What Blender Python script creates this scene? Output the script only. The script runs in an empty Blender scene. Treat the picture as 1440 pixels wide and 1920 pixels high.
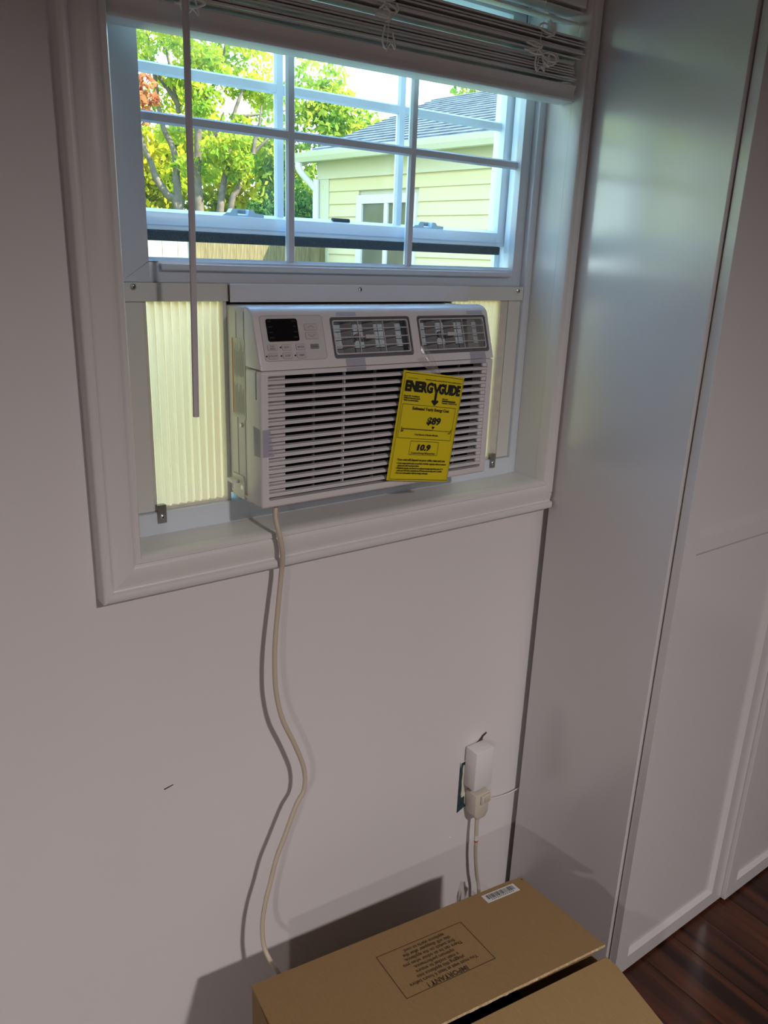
import bpy, bmesh, math, random
import numpy as np
from mathutils import Vector, Matrix

random.seed(7)
SC = bpy.context.scene
COL = SC.collection
Z0 = 1.612                      # height of the camera above the room floor; the plan below is measured from eye level

# ------------------------------------------------------------------ camera
cam_d = bpy.data.cameras.new('camera')
cam = bpy.data.objects.new('camera', cam_d)
COL.objects.link(cam)
cam_d.sensor_fit = 'HORIZONTAL'
cam_d.sensor_width = 36.0
cam_d.lens = 36.76
cam_d.clip_start = 0.02
cam_d.clip_end = 400
RX = Vector((0.80969, -0.585778, 0.035586))
RD = Vector((-0.154483, -0.271247, -0.950032))
RF = Vector((0.56616, 0.763734, -0.310118))
m3 = Matrix((RX, -RD, -RF)).transposed()
cam.matrix_world = Matrix.Translation((0, 0, Z0)) @ m3.to_4x4()
SC.camera = cam

# ------------------------------------------------------------------ sky, sun, exposure
SC.view_settings.view_transform = 'Standard'
SC.view_settings.look = 'None'
SC.view_settings.gamma = 1.0
SC.view_settings.use_curve_mapping = False
SC.view_settings.exposure = 0.0

world = bpy.data.worlds.new('sky')
SC.world = world
world.use_nodes = True
nt = world.node_tree
nt.nodes.clear()
w_out = nt.nodes.new('ShaderNodeOutputWorld')
w_bg = nt.nodes.new('ShaderNodeBackground')
w_tc = nt.nodes.new('ShaderNodeTexCoord')
w_sep = nt.nodes.new('ShaderNodeSeparateXYZ')
w_rmp = nt.nodes.new('ShaderNodeValToRGB')
nt.links.new(w_tc.outputs['Generated'], w_sep.inputs[0])
nt.links.new(w_sep.outputs['Z'], w_rmp.inputs[0])
nt.links.new(w_rmp.outputs[0], w_bg.inputs[0])
nt.links.new(w_bg.outputs[0], w_out.inputs[0])
e = w_rmp.color_ramp.elements
e[0].position = 0.0; e[0].color = (0.58, 0.72, 0.80, 1)
e[1].position = 0.9; e[1].color = (0.22, 0.52, 1.0, 1)
x = e.new(0.30); x.color = (0.56, 0.76, 0.86, 1)
x = e.new(0.55); x.color = (0.30, 0.60, 0.96, 1)
w_bg.inputs[1].default_value = 7.2

def sun_dir(v):
    return Vector(v).to_track_quat('-Z', 'Y').to_euler()
sd = bpy.data.lights.new('sun', 'SUN'); sd.energy = 17.0; sd.angle = 0.01; sd.color = (1.0, 0.93, 0.78)
so = bpy.data.objects.new('sun', sd); COL.objects.link(so)
so.rotation_euler = sun_dir((-0.42, 0.60, -0.68)); so.location = (6, -8, 12)

LAMP_COL = (1.0, 0.915, 0.895)
LAMPS = [((0.60, -1.50, 0.842), 67.0, 0.13), ((-2.2, -2.0, 0.842), 62.0, 0.13)]
for i, (p, w, d) in enumerate(LAMPS):
    ld = bpy.data.lights.new('downlight_lamp', 'AREA'); ld.shape = 'DISK'; ld.size = d; ld.energy = w; ld.color = LAMP_COL; ld.spread = math.radians(157)
    lo = bpy.data.objects.new('downlight_lamp', ld); COL.objects.link(lo)
    lo.location = (p[0], p[1], p[2] + Z0 - 0.012)

# ------------------------------------------------------------------ materials
def mat(name, col, rough=0.5, spec=0.5, noise=0.0, nscale=20.0, bump=0.0, bscale=300.0, stretch=None, metal=0.0, coat=0.0, bdist=0.002):
    m = bpy.data.materials.new(name); m.use_nodes = True
    n = m.node_tree; b = n.nodes['Principled BSDF']
    b.inputs['Base Color'].default_value = (*col, 1)
    b.inputs['Roughness'].default_value = rough
    b.inputs['Specular IOR Level'].default_value = spec
    b.inputs['Metallic'].default_value = metal
    b.inputs['Coat Weight'].default_value = coat
    if noise or bump:
        tc = n.nodes.new('ShaderNodeTexCoord'); mp = n.nodes.new('ShaderNodeMapping')
        n.links.new(tc.outputs['Object'], mp.inputs[0])
        if stretch: mp.inputs['Scale'].default_value = stretch
    if noise:
        t = n.nodes.new('ShaderNodeTexNoise'); t.inputs['Scale'].default_value = nscale; t.inputs['Detail'].default_value = 5
        n.links.new(mp.outputs[0], t.inputs[0])
        r = n.nodes.new('ShaderNodeMapRange')
        r.inputs[1].default_value = 0.25; r.inputs[2].default_value = 0.75
        r.inputs[3].default_value = 1 - noise; r.inputs[4].default_value = 1 + noise
        n.links.new(t.outputs[0], r.inputs[0])
        mx = n.nodes.new('ShaderNodeMix'); mx.data_type = 'RGBA'; mx.blend_type = 'MULTIPLY'
        mx.inputs[0].default_value = 1.0; mx.inputs[6].default_value = (*col, 1)
        n.links.new(r.outputs[0], mx.inputs[7]); n.links.new(mx.outputs[2], b.inputs['Base Color'])
    if bump:
        t = n.nodes.new('ShaderNodeTexNoise'); t.inputs['Scale'].default_value = bscale; t.inputs['Detail'].default_value = 2
        n.links.new(mp.outputs[0], t.inputs[0])
        bp = n.nodes.new('ShaderNodeBump'); bp.inputs['Strength'].default_value = bump; bp.inputs['Distance'].default_value = bdist
        n.links.new(t.outputs[0], bp.inputs['Height']); n.links.new(bp.outputs[0], b.inputs['Normal'])
    return m

def leaf_mat(name, c1, c2, trans=0.5):
    m = bpy.data.materials.new(name); m.use_nodes = True
    n = m.node_tree; n.nodes.clear()
    o = n.nodes.new('ShaderNodeOutputMaterial'); mx = n.nodes.new('ShaderNodeMixShader')
    d = n.nodes.new('ShaderNodeBsdfDiffuse'); t = n.nodes.new('ShaderNodeBsdfTranslucent')
    tc = n.nodes.new('ShaderNodeTexCoord'); no = n.nodes.new('ShaderNodeTexNoise'); no.inputs['Scale'].default_value = 2.3; no.inputs['Detail'].default_value = 6
    r = n.nodes.new('ShaderNodeValToRGB')
    r.color_ramp.elements[0].position = 0.38; r.color_ramp.elements[0].color = (*c1, 1)
    r.color_ramp.elements[1].position = 0.62; r.color_ramp.elements[1].color = (*c2, 1)
    n.links.new(tc.outputs['Object'], no.inputs[0]); n.links.new(no.outputs[0], r.inputs[0])
    n.links.new(r.outputs[0], d.inputs[0]); n.links.new(r.outputs[0], t.inputs[0])
    mx.inputs[0].default_value = trans
    n.links.new(d.outputs[0], mx.inputs[1]); n.links.new(t.outputs[0], mx.inputs[2]); n.links.new(mx.outputs[0], o.inputs[0])
    return m

def sheer_mat(name, col, opac, rough=0.15, trans=False):
    """thin see-through film or dusty glass: mostly transparent, a little gloss, a little of its own colour"""
    m = bpy.data.materials.new(name); m.use_nodes = True
    n = m.node_tree; n.nodes.clear()
    o = n.nodes.new('ShaderNodeOutputMaterial')
    tr = n.nodes.new('ShaderNodeBsdfTransparent'); df = n.nodes.new('ShaderNodeBsdfTranslucent' if trans else 'ShaderNodeBsdfDiffuse')
    df.inputs[0].default_value = (*col, 1)
    gl = n.nodes.new('ShaderNodeBsdfGlossy'); gl.inputs['Roughness'].default_value = rough
    m1 = n.nodes.new('ShaderNodeMixShader'); m1.inputs[0].default_value = opac
    n.links.new(tr.outputs[0], m1.inputs[1]); n.links.new(df.outputs[0], m1.inputs[2])
    lw = n.nodes.new('ShaderNodeFresnel'); lw.inputs[0].default_value = 1.45
    m2 = n.nodes.new('ShaderNodeMixShader')
    n.links.new(lw.outputs[0], m2.inputs[0]); n.links.new(m1.outputs[0], m2.inputs[1]); n.links.new(gl.outputs[0], m2.inputs[2])
    n.links.new(m2.outputs[0], o.inputs[0])
    return m

def plank_mat(name, dark, light):
    m = bpy.data.materials.new(name); m.use_nodes = True
    n = m.node_tree; b = n.nodes['Principled BSDF']
    tc = n.nodes.new('ShaderNodeTexCoord'); mp = n.nodes.new('ShaderNodeMapping'); mp.inputs['Scale'].default_value = (26, 1.6, 26)
    oi = n.nodes.new('ShaderNodeObjectInfo')
    ad = n.nodes.new('ShaderNodeVectorMath'); ad.operation = 'ADD'
    sc = n.nodes.new('ShaderNodeVectorMath'); sc.operation = 'SCALE'; sc.inputs['Scale'].default_value = 40
    n.links.new(oi.outputs['Random'], sc.inputs[0])
    n.links.new(tc.outputs['Object'], mp.inputs[0]); n.links.new(mp.outputs[0], ad.inputs[0]); n.links.new(sc.outputs[0], ad.inputs[1])
    t = n.nodes.new('ShaderNodeTexNoise'); t.inputs['Scale'].default_value = 1.0; t.inputs['Detail'].default_value = 7; t.inputs['Distortion'].default_value = 0.6
    n.links.new(ad.outputs[0], t.inputs[0])
    r = n.nodes.new('ShaderNodeValToRGB')
    r.color_ramp.elements[0].position = 0.35; r.color_ramp.elements[0].color = (*dark, 1)
    r.color_ramp.elements[1].position = 0.7; r.color_ramp.elements[1].color = (*light, 1)
    n.links.new(t.outputs[0], r.inputs[0])
    hv = n.nodes.new('ShaderNodeHueSaturation')
    mr = n.nodes.new('ShaderNodeMapRange'); mr.inputs[3].default_value = 0.7; mr.inputs[4].default_value = 1.25
    n.links.new(oi.outputs['Random'], mr.inputs[0]); n.links.new(mr.outputs[0], hv.inputs['Value']); n.links.new(r.outputs[0], hv.inputs['Color'])
    n.links.new(hv.outputs[0], b.inputs['Base Color'])
    b.inputs['Roughness'].default_value = 0.38
    return m

M = {}
M['wall'] = mat('wall_paint', (0.70, 0.67, 0.675), 0.55, 0.35, 0.02, 3, 0.12, 260, bdist=0.0006)
M['ceil'] = mat('darkened_ceiling_paint', (0.45, 0.45, 0.45), 0.8)  # unseen ceiling, darkened to cut the bounce light
M['wall2'] = mat('darkened_wall_paint', (0.36, 0.35, 0.35), 0.6)  # unseen walls, darkened so that less light bounces back
M['trim'] = mat('trim_gloss_paint', (0.69, 0.68, 0.67), 0.33, 0.5, 0.015, 9, 0.05, 90, bdist=0.0006)
M['vinyl'] = mat('glare_tinted_vinyl', (0.66, 0.72, 0.79), 0.30, 0.5, 0.015, 14)  # cool white; its blue tint puts the window glare into the colour
M['seal'] = mat('pile_weather_seal', (0.055, 0.06, 0.065), 0.95, 0.1, 0.3, 300, 0.5, 500)
M['ward'] = mat('satin_wardrobe_lacquer', (0.60, 0.59, 0.595), 0.21, 1.0, 0.01, 5)
M['ward'].node_tree.nodes['Principled BSDF'].inputs['IOR'].default_value = 1.75
M['gap'] = mat('gap_shade_brown', (0.05, 0.035, 0.03), 0.8)  # dark brown puts the shade of the wardrobe gaps into the colour
M['ac'] = mat('ac_white_plastic', (0.70, 0.68, 0.69), 0.27, 0.5, 0.012, 30)
M['acmetal'] = mat('ac_enamel_steel', (0.68, 0.68, 0.64), 0.34, 0.5)
M['acpanel'] = mat('ac_control_panel_plastic', (0.60, 0.58, 0.59), 0.42)
M['btn'] = mat('ac_button_plastic', (0.55, 0.53, 0.54), 0.35)
M['btnrim'] = mat('ac_button_outline', (0.33, 0.32, 0.33), 0.4)
M['prn'] = mat('grey_print', (0.13, 0.13, 0.14), 0.6)
M['black'] = mat('black_print', (0.006, 0.006, 0.006), 0.6)
M['disp'] = mat('display_black_gloss', (0.004, 0.004, 0.005), 0.12)
M['dispprn'] = mat('display_faint_print', (0.06, 0.06, 0.065), 0.5)
M['ventgrey'] = mat('vent_dark_grey_plastic', (0.17, 0.17, 0.19), 0.38)
M['ventin'] = mat('vent_cavity_blue_sheen', (0.62, 0.72, 0.78), 0.5, 0.5, 0.25, 120)  # pale blue stands in for light reflected inside the vents
M['vane'] = mat('vent_vane_grey', (0.24, 0.25, 0.26), 0.3)
M['filter'] = mat('black_filter_mesh', (0.010, 0.010, 0.011), 0.8, 0.2, 0.4, 400)
M['screw'] = mat('zinc_screw', (0.55, 0.58, 0.60), 0.28, metal=1.0)
M['clip'] = mat('steel_clip', (0.36, 0.36, 0.35), 0.35, metal=1.0)
M['slot'] = mat('recess_dark', (0.03, 0.03, 0.03), 0.8)
M['yellow'] = mat('yellow_label_card', (0.74, 0.60, 0.008), 0.5, 0.4)
M['orange'] = mat('orange_warning_stripe', (0.65, 0.22, 0.05), 0.6)
M['stick'] = mat('sticker_white', (0.62, 0.62, 0.58), 0.5)
M['cord'] = mat('cord_ivory_vinyl', (0.53, 0.46, 0.36), 0.42)
M['plug'] = mat('plug_ivory_plastic', (0.58, 0.53, 0.45), 0.4)
M['white'] = mat('adapter_white_plastic', (0.74, 0.73, 0.72), 0.42)
M['red'] = mat('cord_red_band', (0.55, 0.08, 0.03), 0.5)
M['teal'] = mat('old_paint_slate_teal', (0.030, 0.055, 0.065), 0.7, 0.3, 0.5, 90)
M['plate'] = mat('outlet_plate_cream', (0.66, 0.63, 0.54), 0.5, 0.4, 0.1, 60)
M['kraft'] = mat('kraft_cardboard', (0.275, 0.175, 0.075), 0.75, 0.25, 0.08, 7, 0.25, 4, stretch=(60, 1, 60), bdist=0.0006)
M['kraftedge'] = mat('kraft_torn_edge', (0.42, 0.30, 0.17), 0.9, 0.1, 0.35, 220)
M['ink'] = mat('brown_box_ink', (0.055, 0.030, 0.012), 0.8)
M['paper'] = mat('barcode_paper', (0.62, 0.63, 0.62), 0.5)
M['slat'] = mat('blind_slat_vinyl', (0.74, 0.73, 0.72), 0.42, 0.4, 0.03, 12)
M['string'] = mat('blind_cord_polyester', (0.90, 0.89, 0.86), 0.7)
M['wand'] = mat('tilt_wand_plastic', (0.60, 0.57, 0.585), 0.4)
M['plank'] = plank_mat('red_brown_floorboard', (0.014, 0.0045, 0.0025), (0.085, 0.026, 0.010))
M['subfloor'] = mat('floor_joint_dark', (0.010, 0.005, 0.003), 0.8)
M['glass'] = sheer_mat('dusty_hazed_window_glass', (0.55, 0.75, 0.95), 0.006, 0.02, True)  # blue in the dust also carries the haze of window glare
M['film'] = sheer_mat('blue_shipping_tape', (0.40, 0.41, 0.56), 0.42, 0.2)
M['clear'] = sheer_mat('clear_tape', (0.7, 0.7, 0.68), 0.20, 0.2)
M['siding'] = mat('cream_vinyl_siding', (0.55, 0.46, 0.26), 0.6, 0.3, 0.04, 3)
M['gtrim'] = mat('cream_garage_trim', (0.50, 0.47, 0.33), 0.5, 0.3)
M['gwin'] = mat('garage_window_white', (0.56, 0.55, 0.50), 0.4)
M['gpane'] = mat('garage_window_glass', (0.11, 0.105, 0.07), 0.12, 0.6, 0.2, 3)
M['gutter'] = mat('gutter_aluminium', (0.52, 0.50, 0.38), 0.4)
M['shingle'] = mat('grey_asphalt_shingle', (0.115, 0.125, 0.125), 0.85, 0.2, 0.45, 9)
M['fence'] = mat('weathered_cedar', (0.155, 0.125, 0.06), 0.85, 0.2, 0.45, 6, 0.3, 6, stretch=(14, 14, 1))
M['fencew'] = mat('pale_fence_board', (0.27, 0.25, 0.21), 0.85, 0.2, 0.25, 6, 0.3, 6, stretch=(14, 14, 1))  # paler boards for the left stretch of the fence
M['bark'] = mat('grey_brown_bark', (0.14, 0.115, 0.08), 0.9, 0.2, 0.45, 12, 0.6, 30)
M['grass'] = mat('lawn_green', (0.15, 0.24, 0.045), 0.9, 0.1, 0.4, 3)
M['stucco'] = mat('house_outer_wall', (0.66, 0.66, 0.62), 0.8)
M['leafY'] = leaf_mat('leaf_yellow_green', (0.22, 0.31, 0.015), (0.60, 0.54, 0.03), 0.55)
M['leafG'] = leaf_mat('leaf_mid_green', (0.15, 0.28, 0.035), (0.48, 0.52, 0.06), 0.5)
M['leafD'] = leaf_mat('leaf_dark_green', (0.025, 0.075, 0.02), (0.08, 0.17, 0.03), 0.35)
M['leafL'] = leaf_mat('leaf_light_green', (0.20, 0.34, 0.03), (0.56, 0.58, 0.04), 0.5)
M['leafR'] = leaf_mat('leaf_russet', (0.42, 0.08, 0.045), (0.50, 0.22, 0.08), 0.5)
M['lampglow'] = mat('lamp_lens', (0.8, 0.8, 0.8), 0.4)

# pleated curtain: thin translucent vinyl
def curtain_mat():
    m = bpy.data.materials.new('pleated_cream_vinyl'); m.use_nodes = True
    n = m.node_tree; n.nodes.clear()
    o = n.nodes.new('ShaderNodeOutputMaterial'); mx = n.nodes.new('ShaderNodeMixShader'); mx.inputs[0].default_value = 0.72
    d = n.nodes.new('ShaderNodeBsdfDiffuse'); d.inputs[0].default_value = (0.78, 0.68, 0.47, 1)
    t = n.nodes.new('ShaderNodeBsdfTranslucent'); t.inputs[0].default_value = (1.0, 0.72, 0.43, 1)
    n.links.new(d.outputs[0], mx.inputs[1]); n.links.new(t.outputs[0], mx.inputs[2]); n.links.new(mx.outputs[0], o.inputs[0])
    return m
M['curtain'] = curtain_mat()

# ------------------------------------------------------------------ builders (plan coordinates: z = 0 at eye level)
LOC = {}
def obj(name, bm, m, parent=None, T=None, smooth=None, kind=None):
    """one mesh object from a bmesh; its origin goes to its centre"""
    if T is not None: bmesh.ops.transform(bm, matrix=T, verts=bm.verts)
    lo = Vector((min(v.co[i] for v in bm.verts) for i in range(3))); hi = Vector((max(v.co[i] for v in bm.verts) for i in range(3)))
    c = (lo + hi) / 2
    bmesh.ops.translate(bm, vec=-c, verts=bm.verts)
    me = bpy.data.meshes.new(name); bm.to_mesh(me); bm.free()
    if m is not None: me.materials.append(m)
    if smooth:
        me.polygons.foreach_set('use_smooth', [True] * len(me.polygons)); me.set_sharp_from_angle(angle=math.radians(smooth))
    return link(name, me, c + Vector((0, 0, Z0)), parent, kind)

def link(name, me, world, parent=None, kind=None):
    o = bpy.data.objects.new(name, me); COL.objects.link(o)
    w = Vector(world); LOC[o.name] = w
    if parent is not None:
        o.parent = parent; o.location = w - LOC[parent.name]
    else:
        o.location = w
    if kind: o['kind'] = kind
    return o

def thing(name, p, label=None, cat=None, group=None, kind=None):
    o = bpy.data.objects.new(name, None); COL.objects.link(o); o.empty_display_size = 0.05
    w = Vector(p) + Vector((0, 0, Z0)); o.location = w; LOC[o.name] = w
    return tag(o, label, cat, group, kind)

def tag(o, label=None, cat=None, group=None, kind=None):
    if label: o['label'] = label
    if cat: o['category'] = cat
    if group: o['group'] = group
    if kind: o['kind'] = kind
    return o

def NB(): return bmesh.new()

def box(bm, x0, x1, y0, y1, z0, z1, bev=0.0, seg=2):
    vs = [bm.verts.new((x, y, z)) for x in (x0, x1) for y in (y0, y1) for z in (z0, z1)]
    fs = [bm.faces.new([vs[i] for i in q]) for q in ((0, 1, 3, 2), (4, 6, 7, 5), (0, 4, 5, 1), (2, 3, 7, 6), (0, 2, 6, 4), (1, 5, 7, 3))]
    if bev:
        es = list({e for f in fs for e in f.edges})
        bmesh.ops.bevel(bm, geom=es, offset=bev, segments=seg, affect='EDGES', profile=0.5)
    return bm

def B(*a, **k): return box(NB(), *a, **k)

def prism(bm, poly, h0, h1, axis='x', bev=0.0, seg=2, caps=False):
    """closed polygon swept along an axis: x -> (y,z), y -> (x,z), z -> (x,y)"""
    def P(a, b, h):
        return {'x': (h, a, b), 'y': (a, h, b), 'z': (a, b, h)}[axis]
    lo = [bm.verts.new(P(a, b, h0)) for a, b in poly]; hi = [bm.verts.new(P(a, b, h1)) for a, b in poly]
    n = len(poly); fs = [bm.faces.new(lo), bm.faces.new(hi[::-1])]
    for i in range(n): fs.append(bm.faces.new((lo[i], lo[(i + 1) % n], hi[(i + 1) % n], hi[i])))
    bmesh.ops.recalc_face_normals(bm, faces=fs)
    if bev:
        es = list({e for f in (fs[:2] if caps else fs) for e in f.edges})
        bmesh.ops.bevel(bm, geom=es, offset=bev, segments=seg, affect='EDGES', profile=0.5)
    return bm

def catmull(pts, n=8):
    P = [Vector(p) for p in pts]; P = [2 * P[0] - P[1]] + P + [2 * P[-1] - P[-2]]
    out = []
    for i in range(1, len(P) - 2):
        a, b, c, d = P[i - 1:i + 3]
        for k in range(n):
            t = k / n
            out.append(0.5 * ((2 * b) + (c - a) * t + (2 * a - 5 * b + 4 * c - d) * t * t + (3 * b - a - 3 * c + d) * t ** 3))
    out.append(P[-2]); return out

def tube(bm, pts, r, sides=10, cap=True):
    """round tube along points; r is a number or one radius per point"""
    P = [Vector(p) for p in pts]; n = len(P)
    R = r if hasattr(r, '__len__') else [r] * n
    t0 = (P[1] - P[0]).normalized(); up = Vector((0, 0, 1)) if abs(t0.z) < 0.9 else Vector((1, 0, 0))
    u = t0.cross(up).normalized(); rings = []
    for i in range(n):
        t = (P[min(i + 1, n - 1)] - P[max(i - 1, 0)]).normalized()
        u = (u - t * u.dot(t)).normalized(); v = t.cross(u)
        rings.append([bm.verts.new(P[i] + (u * math.cos(2 * math.pi * k / sides) + v * math.sin(2 * math.pi * k / sides)) * R[i]) for k in range(sides)])
    for i in range(n - 1):
        for k in range(sides):
            bm.faces.new((rings[i][k], rings[i][(k + 1) % sides], rings[i + 1][(k + 1) % sides], rings[i + 1][k]))
    if cap:
        bm.faces.new(rings[0][::-1]); bm.faces.new(rings[-1])
    return bm

def rr(x0, x1, y0, y1, r, n=4):
    out = []
    for cx, cy, a in ((x1 - r, y1 - r, 0), (x0 + r, y1 - r, 90), (x0 + r, y0 + r, 180), (x1 - r, y0 + r, 270)):
        for k in range(n + 1):
            t = math.radians(a + 90 * k / n); out.append((cx + r * math.cos(t), cy + r * math.sin(t)))
    return out

def plate(bm, poly, z0, z1): return prism(bm, poly, z0, z1, 'z')

def ring(bm, outer, inner, zo0, z1, zi1=None):
    """flat frame between two loops of equal count, from zo0 up to z1 (outer) and zi1 (inner)"""
    zi1 = z1 if zi1 is None else zi1
    n = len(outer)
    a = [bm.verts.new((*p, zo0)) for p in outer]; b = [bm.verts.new((*p, z1)) for p in outer]
    c = [bm.verts.new((*p, zi1)) for p in inner]; d = [bm.verts.new((*p, min(zo0, zi1 - 0.0005))) for p in inner]
    for i in range(n):
        j = (i + 1) % n
        bm.faces.new((a[i], a[j], b[j], b[i])); bm.faces.new((b[i], b[j], c[j], c[i])); bm.faces.new((c[i], c[j], d[j], d[i])); bm.faces.new((d[i], d[j], a[j], a[i]))
    return bm

def frame_m(o, xa, ya):
    """matrix of a local drawing plane: origin, x axis, y axis"""
    xa = Vector(xa).normalized(); ya = Vector(ya).normalized(); za = xa.cross(ya)
    m = Matrix((xa, ya, za)).transposed().to_4x4(); m.translation = Vector(o); return m

def text_bm(bm, s, x, y, size, align='LEFT', bold=0.0, z=0.0, sx=1.0, shear=0.0):
    """flat lettering in the local xy plane"""
    c = bpy.data.curves.new('t', 'FONT'); c.body = s; c.size = size; c.align_x = align; c.offset = bold; c.shear = shear; c.resolution_u = 2
    o = bpy.data.objects.new('t', c)
    me = bpy.data.meshes.new_from_object(o)
    me.transform(Matrix.Translation((x, y, z)) @ Matrix.Diagonal((sx, 1, 1, 1)))
    bm.from_mesh(me)
    bpy.data.meshes.remove(me); bpy.data.objects.remove(o); bpy.data.curves.remove(c)
    return bm

def rect(bm, x0, x1, y0, y1, z=0.0):
    bm.faces.new([bm.verts.new(p) for p in ((x0, y0, z), (x1, y0, z), (x1, y1, z), (x0, y1, z))]); return bm

def outline(bm, x0, x1, y0, y1, t, z=0.0):
    rect(bm, x0, x1, y0, y0 + t, z); rect(bm, x0, x1, y1 - t, y1, z); rect(bm, x0, x0 + t, y0 + t, y1 - t, z); rect(bm, x1 - t, x1, y0 + t, y1 - t, z); return bm

def carve(bm, cutters):
    """bmesh minus the cutter meshes (exact boolean, evaluated once)"""
    me = bpy.data.meshes.new('c'); bm.to_mesh(me); bm.free()
    o = bpy.data.objects.new('c', me); COL.objects.link(o); tmp = []
    for cb in cutters:
        bmesh.ops.recalc_face_normals(cb, faces=cb.faces)
        cm = bpy.data.meshes.new('k'); cb.to_mesh(cm); cb.free()
        k = bpy.data.objects.new('k', cm); COL.objects.link(k); tmp.append(k)
        md = o.modifiers.new('b', 'BOOLEAN'); md.operation = 'DIFFERENCE'; md.solver = 'EXACT'; md.object = k
    dg = bpy.context.evaluated_depsgraph_get(); dg.update()
    r = NB(); r.from_mesh(o.evaluated_get(dg).to_mesh())
    for k in tmp + [o]:
        d = k.data; bpy.data.objects.remove(k); bpy.data.meshes.remove(d)
    return r

# ------------------------------------------------------------------ room shell
YW = 1.158                                   # face of the window wall
XL, XR, ZS, ZT = 0.3745, 1.273, -0.4596, 0.492   # clear opening between the jambs
CE, FL = 0.85, -1.612

def holed_wall(x0, x1, z0, z1, y0, y1, hx0, hx1, hz0, hz1):
    bm = NB()
    def loop(y, a, b, c, d): return [bm.verts.new(p) for p in ((a, y, c), (b, y, c), (b, y, d), (a, y, d))]
    fo, fi = loop(y0, x0, x1, z0, z1), loop(y0, hx0, hx1, hz0, hz1); bo, bi = loop(y1, x0, x1, z0, z1), loop(y1, hx0, hx1, hz0, hz1)
    for i in range(4):
        j = (i + 1) % 4
        bm.faces.new((fo[i], fo[j], fi[j], fi[i])); bm.faces.new((bo[j], bo[i], bi[i], bi[j]))
        bm.faces.new((fi[i], fi[j], bi[j], bi[i])); bm.faces.new((fo[j], fo[i], bo[i], bo[j]))
    bmesh.ops.recalc_face_normals(bm, faces=bm.faces); return bm

wall = obj('wall_back', holed_wall(-3.2, 3.4, FL, CE, YW, 1.34, XL - 0.014, XR + 0.014, ZS - 0.014, ZT + 0.014), M['wall'], kind='structure')
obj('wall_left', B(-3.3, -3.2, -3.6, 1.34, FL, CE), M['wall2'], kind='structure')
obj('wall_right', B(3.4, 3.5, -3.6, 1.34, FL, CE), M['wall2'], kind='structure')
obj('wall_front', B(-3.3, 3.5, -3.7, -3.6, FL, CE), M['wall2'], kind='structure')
obj('ceiling', B(-3.3, 3.5, -3.7, 1.34, CE, CE + 0.12), M['ceil'], kind='structure')
floor = obj('floor', B(-3.3, 3.5, -3.7, 1.34, FL - 0.12, FL - 0.004), M['subfloor'], kind='structure')
# the boards near the camera's view are single planks, running away from the window wall
pw = 0.118
nb = 0
for i in range(-26, 29):
    x0 = i * pw + 0.02
    if x0 < -3.2 or x0 + pw > 3.4: continue
    inview = 0.3 < x0 < 2.6
    off = random.uniform(0, 0.9)
    ys = [-3.6] + ([off - 1.3, off - 0.35, off + 0.6] if inview else []) + [1.145]
    for a, b in zip(ys[:-1], ys[1:]):
        obj('plank', B(x0 + 0.0008, x0 + pw - 0.0008, a + 0.0008, b - 0.0008, FL - 0.02, FL, bev=0.0012, seg=1), M['plank'], floor)
# paint blemishes on the window wall
bm = NB(); prism(bm, [(0.3954, -0.9122), (0.4126, -0.9092), (0.4131, -0.9107), (0.3965, -0.9143)], YW - 0.0006, YW + 0.001, 'y'); obj('paint_chip', bm, M['slot'], wall)
bm = NB(); prism(bm, [(1.1538, -1.1031), (1.1659, -1.0981), (1.1770, -1.0870), (1.1891, -1.0819), (1.1922, -1.0859), (1.1811, -1.0920), (1.1780, -1.1021), (1.1689, -1.1041), (1.1608, -1.1102)], YW - 0.0012, YW + 0.001, 'y')
obj('paint_chip', bm, mat('chipped_plaster_brown', (0.10, 0.055, 0.045), 0.9, 0.1, 0.5, 200), wall)
bm = NB(); bmesh.ops.create_icosphere(bm, subdivisions=1, radius=0.0028, matrix=Matrix.Translation((1.0973, YW, -1.350))); obj('wall_anchor', bm, M['white'], wall)

# casing: colonial profile (u from the opening outward, p = projection from the wall)
PROF = [(0.0, 0.0), (0.0, 0.024), (0.002, 0.0265), (0.0085, 0.0265), (0.0105, 0.0245), (0.013, 0.0275), (0.016, 0.0288), (0.024, 0.0288), (0.032, 0.0278), (0.04, 0.0258), (0.0465, 0.0238), (0.0485, 0.025), (0.0495, 0.0295), (0.0505, 0.0315), (0.053, 0.032), (0.061, 0.032), (0.0635, 0.0305), (0.0645, 0.028), (0.0645, 0.0)]
def casing(a_fn, b_fn, pr=PROF):
    bm = NB()
    A = [bm.verts.new(a_fn(u, p)) for u, p in pr]; Bv = [bm.verts.new(b_fn(u, p)) for u, p in pr]
    n = len(pr); fs = [bm.faces.new(A), bm.faces.new(Bv[::-1])]
    for i in range(n): fs.append(bm.faces.new((A[i], A[(i + 1) % n], Bv[(i + 1) % n], Bv[i])))
    bmesh.ops.recalc_face_normals(bm, faces=fs); return bm
RC = 0.029        # the right casing is trimmed back where the wardrobe stands
trim = thing('trim_1', (0.82, YW, ZS), kind='structure')
obj('casing_board', casing(lambda u, p: (XL - u, YW - p, ZS - u), lambda u, p: (XL - u, YW - p, ZT + u)), M['trim'], trim, smooth=40)
obj('casing_board', casing(lambda u, p: (XL - u, YW - p, ZS - u), lambda u, p: (XR + min(u, RC), YW - p, ZS - u)), M['trim'], trim, smooth=40)
PR = [q_ for q_ in PROF if q_[0] < RC] + [(RC, 0.0282), (RC, 0.0)]
PR = PR[:PR.index((RC, 0.0282))] + [(RC, 0.0282), (RC, 0.0)]
PR = [q_ for i_, q_ in enumerate(PR) if not (q_ == (0.0645, 0.0))]
obj('casing_board', casing(lambda u, p: (XR + u, YW - p, ZS - u), lambda u, p: (XR + u, YW - p, ZT + u), PR), M['trim'], trim, smooth=40)
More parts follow.
